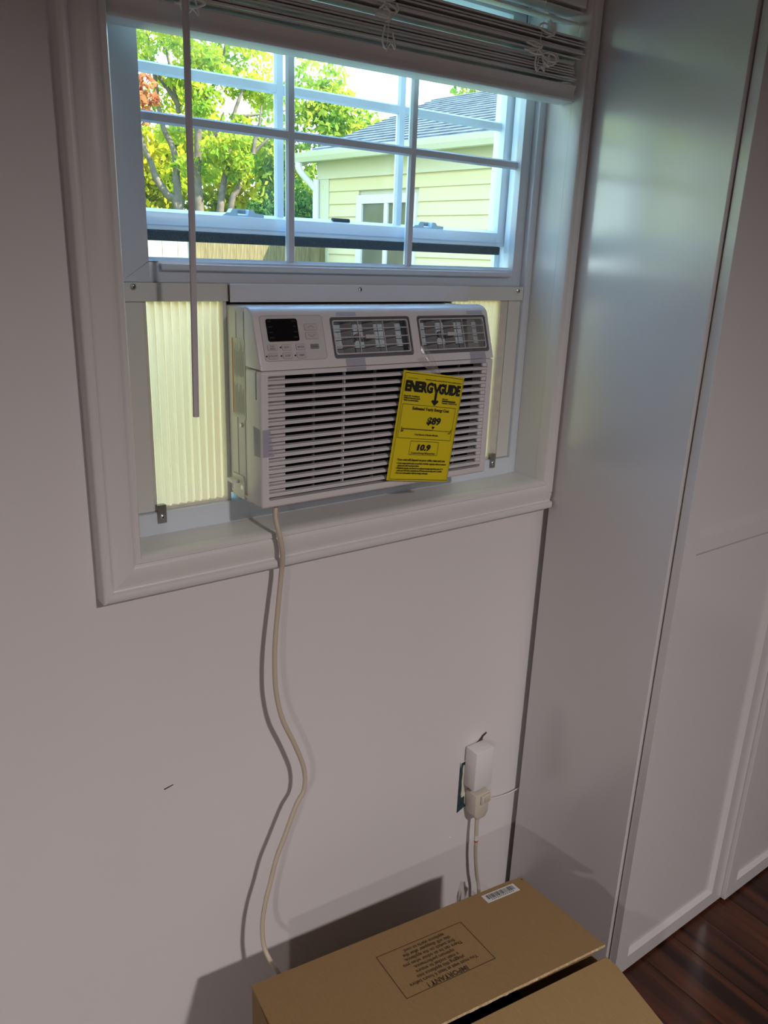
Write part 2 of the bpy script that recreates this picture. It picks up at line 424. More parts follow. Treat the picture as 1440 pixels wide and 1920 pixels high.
obj('casing_board', casing(lambda u, p: (XL - u, YW - p, ZT + u), lambda u, p: (XR + min(u, RC), YW - p, ZT + u)), M['trim'], trim, smooth=40)
# jamb boards and sill board lining the opening
jamb = thing('trim_2', (0.82, 1.18, ZS), kind='structure')
YJ = YW + 0.0003
obj('jamb_board', B(XL - 0.0135, XL, YJ, 1.335, ZS, ZT), M['trim'], jamb)
obj('jamb_board', B(XR, XR + 0.0135, YJ, 1.335, ZS, ZT), M['trim'], jamb)
obj('sill_board', B(XL - 0.0135, XR + 0.0135, YJ, 1.335, ZS - 0.0135, ZS), M['trim'], jamb)
obj('head_board', B(XL - 0.0135, XR + 0.0135, YJ, 1.335, ZT, ZT + 0.0135), M['trim'], jamb)

# ------------------------------------------------------------------ window_1: vinyl double-hung, lower sash raised
win = thing('window_1', (0.82, 1.26, ZS), kind='structure')
YF = 1.222
fr = NB()
box(fr, XL, XL + 0.020, YF, 1.33, ZS, ZT, 0.002); box(fr, 1.2535, XR, YF, 1.33, ZS, ZT, 0.002)
box(fr, XL + 0.018, 1.2555, YF + 0.001, 1.33, ZT - 0.02, ZT, 0.002)
prism(fr, [(YF + 0.001, ZS), (YF + 0.001, -0.4225), (1.236, -0.4205), (1.25, -0.4205), (1.30, -0.428), (1.33, -0.44), (1.33, ZS)], XL + 0.018, 1.2555, 'x')
obj('window_frame', fr, M['vinyl'], win, smooth=30)
tr = NB(); box(tr, 1.240, 1.2555, 1.306, 1.318, -0.42, ZT - 0.02, 0.001); obj('screen_track', tr, M['vinyl'], win)
tr = NB(); box(tr, 1.2485, 1.2555, 1.2685, 1.2715, -0.42, ZT - 0.02, 0.0005); obj('parting_stop', tr, M['vinyl'], win)

def sash(name, y0, y1, x0, x1, z0, z1, sl, sr, rb, rt, mx, mz, mw, yg):
    s = NB()
    ix0, ix1, iz0, iz1 = x0 + sl, x1 - sr, z0 + rb, z1 - rt
    box(s, x0, ix0, y0, y1, z0, z1, 0.0015); box(s, ix1, x1, y0, y1, z0, z1, 0.0015)
    box(s, ix0 - 0.001, ix1 + 0.001, y0 + 0.0004, y1 - 0.0004, z0, iz0, 0.0012); box(s, ix0 - 0.001, ix1 + 0.001, y0 + 0.0004, y1 - 0.0004, iz1, z1, 0.0012)
    # glazing bead sloping to the pane
    for a, b in (((ix0, iz0), (ix1, iz0)), ((ix0, iz1), (ix1, iz1))):
        sg = 1 if a[1] == iz0 else -1
        prism(s, [(y0 + 0.003, a[1] - 0.001 * sg), (y0 + 0.003, a[1]), (yg - 0.003, a[1] + 0.005 * sg), (yg - 0.003, a[1] - 0.001 * sg)], ix0, ix1, 'x')
    o = obj(name, s, M['vinyl'], win, smooth=30)
    def mprof(c, w): return [(c - w / 2, yg - 0.002), (c - w / 2 + 0.003, yg - 0.0065), (c + w / 2 - 0.003, yg - 0.0065), (c + w / 2, yg - 0.002), (c + w / 2 - 0.003, yg + 0.0055), (c - w / 2 + 0.003, yg + 0.0055)]
    for m_ in mx:
        obj('muntin', prism(NB(), mprof(m_, mw), iz0 - 0.002, iz1 + 0.002, 'z'), M['vinyl'], o, smooth=25)
    hz = mw * 0.98
    hp = [(yg - 0.0015, mz - hz / 2), (yg - 0.0060, mz - hz / 2 + 0.003), (yg - 0.0060, mz + hz / 2 - 0.003), (yg - 0.0015, mz + hz / 2), (yg + 0.0050, mz + hz / 2 - 0.003), (yg + 0.0050, mz - hz / 2 + 0.003)]
    xs_ = [ix0 - 0.001] + [q_ for m_ in mx for q_ in (m_ - mw / 2 + 0.0025, m_ + mw / 2 - 0.0025)] + [ix1 + 0.001]
    for a, b in zip(xs_[::2], xs_[1::2]):
        obj('muntin', prism(NB(), hp, a, b, 'x'), M['vinyl'], o, smooth=25)
    g = NB(); rect(g, ix0, ix1, iz0, iz1); obj('pane', g, M['glass'], o, T=frame_m((0, yg, 0), (1, 0, 0), (0, 0, 1)))
    return o
low = sash('lower_sash', 1.2345, 1.266, 0.3955, 1.2525, -0.0515, 0.418, 0.0535, 0.026, 0.0325, 0.034, (0.7035, 0.9595), 0.1835, 0.0165, 1.25)
obj('sash_lift', prism(NB(), [(1.2355, -0.0225), (1.223, -0.0235), (1.2225, -0.031), (1.2245, -0.033), (1.2255, -0.0275), (1.2355, -0.0265)], 0.464, 1.2125, 'x', 0.0006, 1), M['vinyl'], low, smooth=40)
obj('weld_line', prism(NB(), [(0.4118, -0.0452), (0.4135, -0.0445), (0.4475, -0.0205), (0.4625, -0.0205), (0.4625, -0.0213), (0.4475, -0.0213)], 1.2340, 1.2350, 'y'), mat('weld_line_grey', (0.2, 0.22, 0.25), 0.7), low)
up = sash('upper_sash', 1.2725, 1.304, 0.398, 1.2475, 0.0265, 0.474, 0.05, 0.0365, 0.0275, 0.022, (0.7033, 0.9588), 0.2565, 0.0175, 1.288)
obj('weather_seal', B(0.45, 1.221, 1.271, 1.283, 0.0105, 0.0265, bev=0.002), M['seal'], up)
obj('groove_shade_strip', B(0.448, 1.2225, 1.2712, 1.2730, 0.0345, 0.0357), mat('vinyl_shadow_line', (0.50, 0.60, 0.74), 0.4), up)  # darker strip draws the shade of a groove along the rail
def keeper(x0, x1):
    w = x1 - x0; z = 0.0535
    k = NB()
    prism(k, [(x0, z), (x0 + w * .12, z + 0.006), (x0 + w * .2, z + 0.006), (x0 + w * .26, z + 0.0125), (x0 + w * .36, z + 0.0125), (x0 + w * .38, z + 0.003), (x0 + w * .62, z + 0.003), (x0 + w * .64, z + 0.0125),
              (x0 + w * .74, z + 0.0125), (x0 + w * .80, z + 0.007), (x0 + w, z + 0.006), (x0 + w, z)], 1.2755, 1.291, 'y')
    box(k, x0 + w * .30, x0 + w * .72, 1.289, 1.292, z, z + 0.013)
    obj('sash_keeper', k, mat('keeper_grey', (0.42, 0.55, 0.62), 0.35), up)
keeper(0.590, 0.668); keeper(0.986, 1.066)
k = NB(); tube(k, [(0.809, 1.282, 0.0580), (0.845, 1.282, 0.0580)], 0.0042, 12); obj('bumper_pin', k, M['seal'], up, smooth=40)

# ------------------------------------------------------------------ window blind, pulled up
blind = thing('window_blind', (0.82, 1.165, 0.47), 'off-white slatted window blind pulled up above the air conditioner with tangled lift cords', 'blind')
obj('headrail', B(XL + 0.004, XR - 0.004, 1.140, 1.198, 0.447, 0.489, bev=0.003), M['slat'], blind)
def rail_profile(y, z):   # bottom rail with a hollowed front
    return [(y + 0.003, z), (y + 0.0005, z + 0.004), (y + 0.0025, z + 0.010), (y + 0.004, z + 0.016), (y + 0.002, z + 0.022), (y - 0.001, z + 0.0275), (y + 0.002, z + 0.029), (y + 0.045, z + 0.029), (y + 0.048, z + 0.024), (y + 0.048, z + 0.004), (y + 0.044, z)]
tilt = Matrix.Translation((0.82, 0, 0.30)) @ Matrix.Rotation(-0.0135, 4, 'Y') @ Matrix.Translation((-0.82, 0, -0.30))
obj('bottom_rail', prism(NB(), rail_profile(1.144, 0.2865), XL + 0.004, 1.2655, 'x', 0.0008, 1), M['slat'], blind, T=tilt, smooth=35)
def slat(x0, x1, yc, zc, w=0.049, th=0.0026, crown=0.0010, pitch=0.0, droop=0.0, roll=0.0):
    poly = []
    n = 5
    for i in range(n + 1):
        s = -1 + 2 * i / n; poly.append((s * w / 2, crown * (1 - s * s) + th / 2))
    for i in range(n, -1, -1):
        s = -1 + 2 * i / n; poly.append((s * w / 2, crown * (1 - s * s) - th / 2))
    b = prism(NB(), poly, x0, x1, 'x')
    T = Matrix.Translation(((x0 + x1) / 2, yc, zc)) @ Matrix.Rotation(roll, 4, 'Y') @ Matrix.Rotation(pitch, 4, 'X') @ Matrix.Translation((-(x0 + x1) / 2, 0, 0))
    return obj('slat', b, M['slat'], blind, T=T, smooth=35)
zs = 0.3195
for i in range(17):
    z = zs + i * 0.0050 + random.uniform(-0.0008, 0.0008)
    fwd = 1.1735 if i < 9 else 1.1605
    slat(XL + 0.004 + random.uniform(0, 0.004), 1.2635 + random.uniform(-0.004, 0.004) + (0.005 if i >= 9 else 0), fwd + random.uniform(-0.004, 0.004), z, roll=-0.0135 + random.uniform(-0.002, 0.002) + 0.0006 * i, pitch=random.choice((0.09, 0.10, 0.12, 0.14, 0.17)) + random.uniform(-0.015, 0.015))
slat(XL + 0.005, 1.2685, 1.166, 0.4235, pitch=0.20, roll=-0.006)
slat(XL + 0.005, 1.2685, 1.164, 0.4395, pitch=0.10, roll=-0.003)
# ladder and lift cords with slack loops
def tangle(xc, zc, spread, seed):
    rd = random.Random(seed)
    yf = 1.140
    def add(pts, r=0.0011): obj('lift_cord', tube(NB(), catmull(pts, 6), r, 6), M['string'], blind, smooth=60)
    # ladder string up to the headrail
    add([(xc, 1.1385, zc - 0.045), (xc + 0.001, 1.137, zc - 0.015), (xc - 0.001, 1.133, zc + 0.02), (xc + 0.002, 1.131, zc + 0.055), (xc + 0.001, 1.136, zc + 0.11), (xc, 1.139, 0.448)], 0.0008)
    for k in range(5):
        cx = xc + rd.uniform(-spread, spread); cz = zc + rd.uniform(-0.028, 0.045)
        pts = []
        a0 = rd.uniform(0, 6.28); rx, rz = rd.uniform(0.006, 0.018), rd.uniform(0.004, 0.012); turns = rd.uniform(0.7, 1.5)
        for j in range(11):
            a = a0 + turns * 2 * math.pi * j / 10
            pts.append((cx + rx * math.cos(a) + rd.uniform(-.002, .002) + 0.012 * (j / 10 - .5), 1.128 - 0.004 * math.sin(a * 1.3) - rd.uniform(0, 0.003), cz + rz * math.sin(a) + 0.01 * (j / 10 - .5)))
        add(pts, 0.0016)
    # tail hanging below over the bottom rail
    add([(xc - 0.012, 1.128, zc - 0.012), (xc - 0.016, 1.128, zc - 0.032), (xc - 0.008, 1.130, zc - 0.042), (xc + 0.002, 1.130, zc - 0.034), (xc + 0.010, 1.129, zc - 0.040), (xc + 0.004, 1.129, zc - 0.018)], 0.0015)
tangle(0.487, 0.338, 0.030, 3); tangle(0.815, 0.350, 0.026, 11); tangle(1.150, 0.368, 0.028, 5)
# tilt wand hanging in front of the left side of the opening
obj('tilt_wand', tube(NB(), [(0.4745, 1.1180, 0.425), (0.4715, 1.1120, 0.30), (0.4655, 1.1030, 0.05), (0.4585, 1.0990, -0.2385)], 0.0047, 6), M['wand'], blind, smooth=20)
obj('wand_hook', tube(NB(), catmull([(0.4745, 1.118, 0.424), (0.4745, 1.122, 0.440), (0.4745, 1.136, 0.446), (0.4745, 1.145, 0.452)], 5), 0.0018, 6), M['clip'], blind)

# ------------------------------------------------------------------ window air conditioner
ac = thing('window_air_conditioner', (0.815, 1.24, -0.409), 'white window air conditioner seated in the opening below the raised sash', 'air conditioner')
AX0, AX1 = 0.567, 1.063
cab = NB(); box(cab, 0.5735, 1.0565, 1.155, 1.62, -0.4085, -0.0845, 0.004)
prism(cab, [(1.155, -0.400), (1.222, -0.400), (1.222, -0.396), (1.155, -0.396)], 0.5715, 0.5745, 'x')
obj('cabinet', cab, M['acmetal'], ac, smooth=30)
for yy in (1.168, 1.196):
    obj('cabinet_rib', B(0.5722, 0.5737, yy, yy + 0.004, -0.392, -0.092, bev=0.0006), M['acmetal'], ac)
SV = Vector((0, 0.028, 0.0865)).normalized()
FS = frame_m((0, 1.10, -0.1775), (1, 0, 0), SV)            # sloping control fascia: x along the wall, y up the slope
FF = frame_m((0, 1.10, 0), (1, 0, 0), (0, 0, 1))           # upright front
upper = prism(NB(), [(1.1003, -0.1768), (1.1255, -0.0985), (1.1270, -0.0944), (1.1293, -0.0908), (1.1325, -0.0876), (1.1365, -0.0851), (1.1415, -0.0832), (1.1475, -0.0820), (1.1545, -0.0814), (1.1545, -0.1768)], AX0, AX1, 'x', 0.0035, 3, True)
V1 = (0.7065, 0.8725, 0.0140, 0.0825); V2 = (0.8890, 1.0535, 0.0140, 0.0825)
cut = []
for v in (V1, V2):
    c = plate(NB(), rr(*v, 0.005), -0.034, 0.02); bmesh.ops.transform(c, matrix=FS, verts=c.verts); cut.append(c)
fascia = obj('control_fascia', carve(upper, cut), M['ac'], ac, smooth=35)
lower = B(AX0, AX1, 1.1003, 1.1545, -0.4026, -0.1780, bev=0.0045, seg=3)
G = (0.5800, 1.0470, -0.3895, -0.1855)
c1 = plate(NB(), rr(*G, 0.003), -0.040, 0.02); bmesh.ops.transform(c1, matrix=FF, verts=c1.verts)
c2 = B(0.555, 0.5695, 1.1135, 1.1185, -0.2240, -0.17)
grille = obj('intake_grille', carve(lower, [c1, c2]), M['ac'], ac, smooth=35)
obj('air_filter', B(0.5810, 1.0460, 1.1385, 1.1395, -0.389, -0.186), M['filter'], grille)
obj('baffle_plate', B(0.5803, 0.6190, 1.1160, 1.1200, -0.389, -0.186), M['ac'], grille)
for x_, y_, m_ in ((0.7335, 1.1180, 'ac'), (0.681, 1.1300, 'vane'), (0.806, 1.1300, 'vane'), (0.872, 1.1300, 'vane'), (0.938, 1.1300, 'vane'), (1.000, 1.1300, 'vane')):
    obj('grille_rib', B(x_ - 0.0012, x_ + 0.0012, y_ - 0.003, y_ + 0.003, -0.389, -0.186), M[m_], grille)
for k in range(15):
    zc = -0.1953 - 0.01325 * k
    p = [(1.1006, zc - 0.0030), (1.1006, zc - 0.0008), (1.1018, zc - 0.0001), (1.1026, zc - 0.0001), (1.1034, zc + 0.0014), (1.1120, zc + 0.0022), (1.1120, zc + 0.0010), (1.1050, zc - 0.0012), (1.1030, zc - 0.0036)]
    obj('louver', prism(NB(), p, 0.5793, 1.0477, 'x'), M['ac'], grille, smooth=30)
for k in range(16):                       # comb teeth closing the right-hand ends of the slots
    zc = -0.1887 - 0.01325 * k
    if k < 15: obj('comb_tooth', B(1.0360, 1.0474, 1.1020, 1.1060, zc - 0.0036, zc + 0.0026), M['ac'], grille)
# vents
for v in (V1, V2):
    a, b, c, d = v
    vent = obj('air_vent', ring(NB(), rr(a, b, c, d, 0.005), rr(a + 0.0052, b - 0.0030, c + 0.0062, d - 0.0040, 0.004), -0.030, 0.0002, -0.0050), M['ventgrey'], ac, T=FS, smooth=35)
    ia, ib, ic, id_ = a + 0.0056, b - 0.0034, c + 0.0066, d - 0.0044
    q = NB(); rect(q, a + 0.001, b - 0.001, c + 0.001, d - 0.001, -0.0245); obj('vent_throat', q, M['ventin'], vent, T=FS)
    q = NB(); rect(q, a + 0.001, b - 0.001, c + 0.0005, c + 0.020, -0.0235); obj('vent_scoop', q, M['vane'], vent, T=FS)
    for fx in (0.24, 0.53, 0.82):
        xx = ia + (ib - ia) * fx
        obj('vane', prism(NB(), [(xx - 0.009, -0.0235), (xx - 0.0075, -0.0235), (xx + 0.005, -0.0105), (xx + 0.0035, -0.010)], ic, id_, 'y'), M['vane'], vent, T=FS @ Matrix(((1, 0, 0, 0), (0, 1, 0, 0), (0, 0, 1, 0), (0, 0, 0, 1))))
    obj('vent_grille_frame', ring(NB(), rr(ia, ib, ic, id_, 0.004), rr(ia + 0.0022, ib - 0.0022, ic + 0.0022, id_ - 0.0022, 0.003), -0.0055, -0.0015), M['btn'], vent, T=FS, smooth=35)
    for k in (1, 2, 3):
        t = ic + (id_ - ic) * k / 4
        obj('vent_bar', B(ia, ib, t - 0.0008, t + 0.0008, -0.0055, -0.0022), M['btn'], vent, T=FS)
    for k in (1, 2):
        xx = ia + (ib - ia) * k / 3
        obj('vent_bar', B(xx - 0.0007, xx + 0.0007, ic, id_, -0.0062, -0.0040), M['btn'], vent, T=FS)
    tx = ia + (ib - ia) * 0.40; tz = (ic + id_) / 2
    obj('vent_tab', B(tx, tx + 0.021, tz - 0.0036, tz + 0.0030, -0.0055, 0.0004, bev=0.0008), M['btn'], vent, T=FS)
    q = NB(); bmesh.ops.create_cone(q, cap_ends=True, segments=14, radius1=0.0060, radius2=0.0060, depth=0.005, matrix=Matrix.Translation((tx - 0.011, tz + 0.001, -0.010))); obj('tab_pivot', q, M['ventgrey'], vent, T=FS, smooth=40)
# control panel
cp = obj('control_panel', plate(NB(), rr(0.5790, 0.6915, 0.0155, 0.0858, 0.005), -0.0005, 0.0004), M['acpanel'], ac, T=FS)
obj('panel_outline', ring(NB(), rr(0.5783, 0.6922, 0.0148, 0.0865, 0.0055), rr(0.5790, 0.6915, 0.0155, 0.0858, 0.005), -0.0005, 0.0005), M['btnrim'], cp, T=FS)
disp = obj('display', plate(NB(), rr(0.5886, 0.6446, 0.0455, 0.0812, 0.0035), 0.0, 0.0012), M['disp'], cp, T=FS)
q = NB()
for i, (l, r_) in enumerate((('FAN', 'COOL'), ('HIGH', 'DRY'), ('LOW', 'FAN'), ('AUTO', 'TIMER'))):
    text_bm(q, l, 0.5915, 0.0762 - i * 0.0085, 0.0030, 'LEFT', 0, 0.0013); text_bm(q, r_, 0.6420, 0.0762 - i * 0.0085, 0.0030, 'RIGHT', 0, 0.0013)
obj('display_lettering', q, M['dispprn'], cp, T=FS, kind='stuff')
def button(x0, x1, y0, y1, txt=None, size=0.0042, arrow=0, two=None):
    b = obj('button', plate(NB(), rr(x0, x1, y0, y1, 0.0022), 0.0, 0.0013), M['btn'], cp, T=FS)
    obj('button_outline', ring(NB(), rr(x0 - 0.0006, x1 + 0.0006, y0 - 0.0006, y1 + 0.0006, 0.0026), rr(x0, x1, y0, y1, 0.0022), 0.0, 0.0007), M['btnrim'], cp, T=FS)
    q = NB(); cx, cy = (x0 + x1) / 2, (y0 + y1) / 2
    if arrow:
        for s in (-1, 1):
            p = [(cx, cy + arrow * 0.0024), (cx + s * 0.0068, cy - arrow * 0.0016), (cx + s * 0.0068, cy - arrow * 0.0022), (cx, cy + arrow * 0.0017)]
            q.faces.new([q.verts.new((*v, 0.0014)) for v in p])
    elif two:
        text_bm(q, two[0], cx, cy + 0.0007, 0.0036, 'CENTER', 0.00006, 0.0014); text_bm(q, two[1], cx, cy - 0.0031, 0.0036, 'CENTER', 0.00006, 0.0014)
    else:
        text_bm(q, txt, cx, cy - size * 0.36, size, 'CENTER', 0.00008, 0.0014)
    obj('button_mark', q, M['prn'], cp, T=FS)
button(0.6568, 0.6800, 0.0622, 0.0722, arrow=1); button(0.6568, 0.6800, 0.0482, 0.0584, arrow=-1)
button(0.5855, 0.6020, 0.0318, 0.0408, two=('FAN', 'SPEED')); button(0.6110, 0.6270, 0.0316, 0.0406, 'ECO'); button(0.6363, 0.6530, 0.0314, 0.0404, 'MODE')
button(0.5850, 0.6010, 0.0185, 0.0276, 'FOLLOW', 0.0036); button(0.6105, 0.6270, 0.0183, 0.0274, 'SLEEP', 0.0040); button(0.6358, 0.6525, 0.0181, 0.0272, 'TIMER', 0.0040)
pb = obj('power_button', plate(NB(), rr(0.6630, 0.6785, 0.0318, 0.0398, 0.001), 0.0, 0.0013), M['vane'], cp, T=FS)
q = NB(); text_bm(q, 'POWER', 0.67075, 0.0345, 0.0036, 'CENTER', 0.0, 0.0014); obj('button_mark', q, M['dispprn'], cp, T=FS)
for lx, ly in ((0.5817, 0.0230), (0.6075, 0.0228), (0.6327, 0.0226), (0.6083, 0.0362)):
    q = NB(); bmesh.ops.create_cone(q, cap_ends=True, segments=12, radius1=0.0014, radius2=0.0014, depth=0.0008, matrix=Matrix.Translation((lx, ly, 0.0006))); obj('indicator_light', q, M['black'], cp, T=FS)
q = NB(); bmesh.ops.create_icosphere(q, subdivisions=2, radius=0.0011, matrix=Matrix.Translation((0.5702, 0.0090, 0.0005))); obj('glint_highlight_dot', q, M['white'], ac, T=FS, smooth=60)  # tiny white bead stands in for a glint on the fascia
# warning sticker on the left flank
FLk = frame_m((0.5720, 0, 0), (0, -1, 0), (0, 0, 1))
stk = obj('warning_sticker', B(-1.2100, -1.1640, -0.2660, -0.1350, -0.0012, 0.0002), M['stick'], ac, T=FLk)
obj('warning_stripe', B(-1.2100, -1.2060, -0.2600, -0.1360, 0.0002, 0.0005), M['orange'], stk, T=FLk)
q = NB(); rd = random.Random(4)
for k in range(11):
    xx = -1.2025 + k * 0.0034; 
    for a, b in ((-0.262, -0.206), (-0.200, -0.138)):
        rect(q, xx, xx + 0.0009, a + rd.uniform(0, 0.006), b - rd.uniform(0, 0.02), 0.0004)
obj('sticker_print', q, M['prn'], stk, T=FLk)
for yy, zz_, rad in ((1.1800, -0.277, 0.0042), (1.1795, -0.3855, 0.0055)):
    q = NB(); tube(q, [(0.5745, yy, zz_), (0.5698, yy, zz_)], [rad, rad * 0.8], 12); obj('cabinet_screw', q, M['screw'], ac, smooth=40)
q = NB(); prism(q, [(1.170, -0.4060), (1.170, -0.372), (1.176, -0.366), (1.2145, -0.366), (1.2145, -0.4060)], 0.5700, 0.5738, 'x', 0.001, 1); box(q, 0.558, 0.5738, 1.190, 1.214, -0.3800, -0.374, 0.001); obj('side_bracket', q, M['acmetal'], ac)
# accordion side curtains with their frames
def curtain(x0, x1, n):
    bm = NB(); pts = []
    w = (x1 - x0) / n; yb, am = 1.2385, 0.0085
    for i in range(n):
        a = x0 + i * w
        for f, dy in ((0.0, -1), (0.10, -0.92), (0.46, 0.55), (0.50, 1.0), (0.56, 1.0), (0.60, 0.6), (0.95, -0.9)):
            pts.append((a + f * w, yb + dy * am / 2))
    pts.append((x1, yb - am / 2))
    lo = [bm.verts.new((x, y, -0.4185)) for x, y in pts]; hi = [bm.verts.new((x, y, -0.0770)) for x, y in pts]
    for i in range(len(pts) - 1): bm.faces.new((lo[i], lo[i + 1], hi[i + 1], hi[i]))
    return bm
cl = obj('side_curtain', curtain(0.4365, 0.5700, 10), M['curtain'], ac, smooth=25)
cr = obj('side_curtain', curtain(1.0600, 1.1950, 10), M['curtain'], ac, smooth=25)
obj('curtain_frame', B(0.3955, 0.4330, 1.228, 1.246, -0.4203, -0.0655, bev=0.001), M['acmetal'], cl)
obj('curtain_edge', B(0.4330, 0.4385, 1.2295, 1.246, -0.4190, -0.0780, bev=0.001), M['plate'], cl)
obj('curtain_edge', B(0.5660, 0.5732, 1.2290, 1.246, -0.4190, -0.0780, bev=0.001), M['acmetal'], cl)
obj('curtain_frame', B(1.2170, 1.2520, 1.228, 1.246, -0.4203, -0.0655, bev=0.001), M['acmetal'], cr)
obj('curtain_edge', B(1.1950, 1.2165, 1.2295, 1.246, -0.4190, -0.0780, bev=0.001), M['plate'], cr)
obj('curtain_edge', B(1.0568, 1.0610, 1.2290, 1.246, -0.4190, -0.0780, bev=0.001), M['acmetal'], cr)
obj('curtain_leak_strip', B(0.4330, 0.5735, 1.2315, 1.2470, -0.4208, -0.4160), M['plate'], cl)  # strips added to close the daylight leaks below the curtains
obj('curtain_leak_strip', B(1.0568, 1.2170, 1.2315, 1.2470, -0.4208, -0.4160), M['plate'], cr)
obj('curtain_top_rail', B(0.3955, 0.5745, 1.2225, 1.246, -0.0795, -0.0516, bev=0.0006), M['acmetal'], ac)
obj('curtain_top_rail', B(1.0700, 1.2520, 1.2225, 1.246, -0.0795, -0.0516, bev=0.0006), M['acmetal'], ac)
obj('top_leak_blocker', B(0.5740, 1.0560, 1.2385, 1.2620, -0.0842, -0.0535), M['seal'], ac)  # block added to stop daylight leaking in above the cabinet
obj('top_bracket', prism(NB(), [(1.2440, -0.0510), (1.2130, -0.0510), (1.2115, -0.0525), (1.2115, -0.0800), (1.2130, -0.0805), (1.2140, -0.0790), (1.2150, -0.0535), (1.2440, -0.0530)], 0.5722, 1.0872, 'x'), M['ac'], ac, smooth=30)
def screw(p, n, r, parent):
    q = NB(); n = Vector(n); P = Vector(p)
    tube(q, [P, P + n * 0.0012, P + n * 0.0022, P + n * 0.0027], [r, r, r * 0.7, r * 0.15], 14)
    o = obj('screw', q, M['screw'], parent, smooth=45)
    u = n.orthogonal().normalized(); v = n.cross(u); q = NB()
    for a, b in ((u, v), (v, u)):
        q.faces.new([q.verts.new(P + n * 0.00285 + a * s * r * 0.55 + b * t * r * 0.12) for s, t in ((-1, -1), (1, -1), (1, 1), (-1, 1))])
    obj('screw_slot', q, M['slot'], o)
screw((0.4178, 1.2225, -0.0578), (0, -1, 0), 0.0048, ac); screw((1.2360, 1.2225, -0.0600), (0, -1, 0), 0.0048, ac); screw((0.826, 1.2115, -0.0590), (0, -1, 0), 0.0042, ac)
# blue shipping tape left on the front
def tape(poly, T, z, name='shipping_tape', m='film'):
    q = NB(); q.faces.new([q.verts.new((*p, z)) for p in poly]); return obj(name, q, M[m], ac, T=T)
for x0, x1, xs in ((0.7205, 0.7600, 0.006), (1.0090, 1.0480, -0.006)):
    tape([(x0, 0.0838), (x1, 0.0838), (x1, 0.0905), (x0, 0.0905)], FS, 0.0006)
    tape([(x0 + xs, 0.0008), (x1 + xs, 0.0008), (x1 + xs, 0.0135), (x0 + xs, 0.0135)], FS, 0.0006)
    tape([(x0 + xs, -0.1852), (x1 + xs, -0.1852), (x1 + xs, -0.1785), (x0 + xs, -0.1785)], FF, 0.0006)
tape([(1.002, 0.0205), (1.043, 0.0205), (1.047, 0.0790), (1.008, 0.0790)], FS, -0.0008, 'clear_tape', 'clear')
tape([(AX0 + 0.002, -0.3150), (0.5900, -0.3150), (0.5860, -0.2950), (0.5830, -0.2700), (AX0 + 0.002, -0.2700)], FF, 0.0009)
q = NB(); q.faces.new([q.verts.new(p) for p in ((AX0 - 0.0004, 1.104, -0.315), (AX0 - 0.0004, 1.104, -0.27), (AX0 - 0.0004, 1.128, -0.268), (AX0 - 0.0004, 1.126, -0.317))]); obj('shipping_tape', q, M['film'], ac)

# two steel L clips holding the curtain sill to the window frame
def clip(x, label):
    t = thing('sash_clip', (x, 1.2215, -0.43), label, 'clip', 'steel clips on the window frame')
    obj('clip_plate', B(x - 0.0075, x + 0.0075, 1.2195, 1.2208, -0.4400, -0.4085, bev=0.0004, seg=1), M['clip'], t)
    obj('clip_foot', B(x - 0.0075, x + 0.0075, 1.2208, 1.2300, -0.4100, -0.4085, bev=0.0003, seg=1), M['clip'], t)
    screw((x, 1.2195, -0.4290), (0, -1, 0), 0.0046, t)
clip(0.4425, 'small steel clip with a screw below the left pleated curtain, left of the air conditioner')
clip(1.2000, 'small steel clip with a screw below the right pleated curtain, beside the right jamb')

# ------------------------------------------------------------------ yellow energy label hanging askew on the grille
ang = math.radians(-8.6)
LW, LH = 0.1440, 0.1985
FLb = frame_m((0.8425, 1.0935, -0.1878), (math.cos(ang), -0.004, math.sin(ang)), (-math.sin(ang) * 1.0, 0.012, math.cos(ang)))
lab = thing('energy_label', (0.90, 1.0935, -0.38), 'bright yellow ENERGYGUIDE card hanging askew on the front of the air conditioner', 'label')
def LB(bm, name, m): return obj(name, bm, m, lab, T=FLb)
card = NB()
nx, ny = 6, 10
gv = [[card.verts.new((LW * i / nx, -LH * j / ny, 0.0016 * math.sin(math.pi * i / nx) - 0.0018 * (j / ny) ** 2)) for i in range(nx + 1)] for j in range(ny + 1)]
for j in range(ny):
    for i in range(nx): card.faces.new((gv[j][i], gv[j + 1][i], gv[j + 1][i + 1], gv[j][i + 1]))
ext = bmesh.ops.extrude_face_region(card, geom=list(card.faces))
bmesh.ops.translate(card, vec=(0, 0, -0.0006), verts=[v for v in ext['geom'] if isinstance(v, bmesh.types.BMVert)])
bmesh.ops.recalc_face_normals(card, faces=card.faces)
LB(card, 'card', M['yellow'])
U, Vv = LW / 950.0, LH / 1745.0       # label drawn on a 950 x 1745 sheet
ZL = 0.0024
def lt(bm, s, x, y, size, align='LEFT', bold=0.0, sx=1.0, shear=0.0): return text_bm(bm, s, x * U, -y * Vv, size * Vv * 1.38, align, bold * U, ZL, sx, shear)
def fit(bm, s, x0, x1, y, h, bold=0.0, shear=0.0):
    """one line of lettering stretched to run from x0 to x1 with capitals h high"""
    t_ = NB(); text_bm(t_, s, 0, 0, h * Vv / 0.70, 'LEFT', bold * U, 0, 1.0, shear)
    a = min(v.co.x for v in t_.verts); b = max(v.co.x for v in t_.verts); k_ = (x1 - x0) * U / (b - a)
    bmesh.ops.transform(t_, matrix=Matrix.Translation((x0 * U - a * k_, -y * Vv, ZL)) @ Matrix.Diagonal((k_, 1, 1, 1)), verts=t_.verts)
    me = bpy.data.meshes.new('t'); t_.to_mesh(me); t_.free(); bm.from_mesh(me); bpy.data.meshes.remove(me)
q = NB(); outline(q, 0.0030, LW - 0.0030, -LH + 0.0030, -0.0030, 0.0007, ZL); LB(q, 'border_line', M['black'])
q = NB()
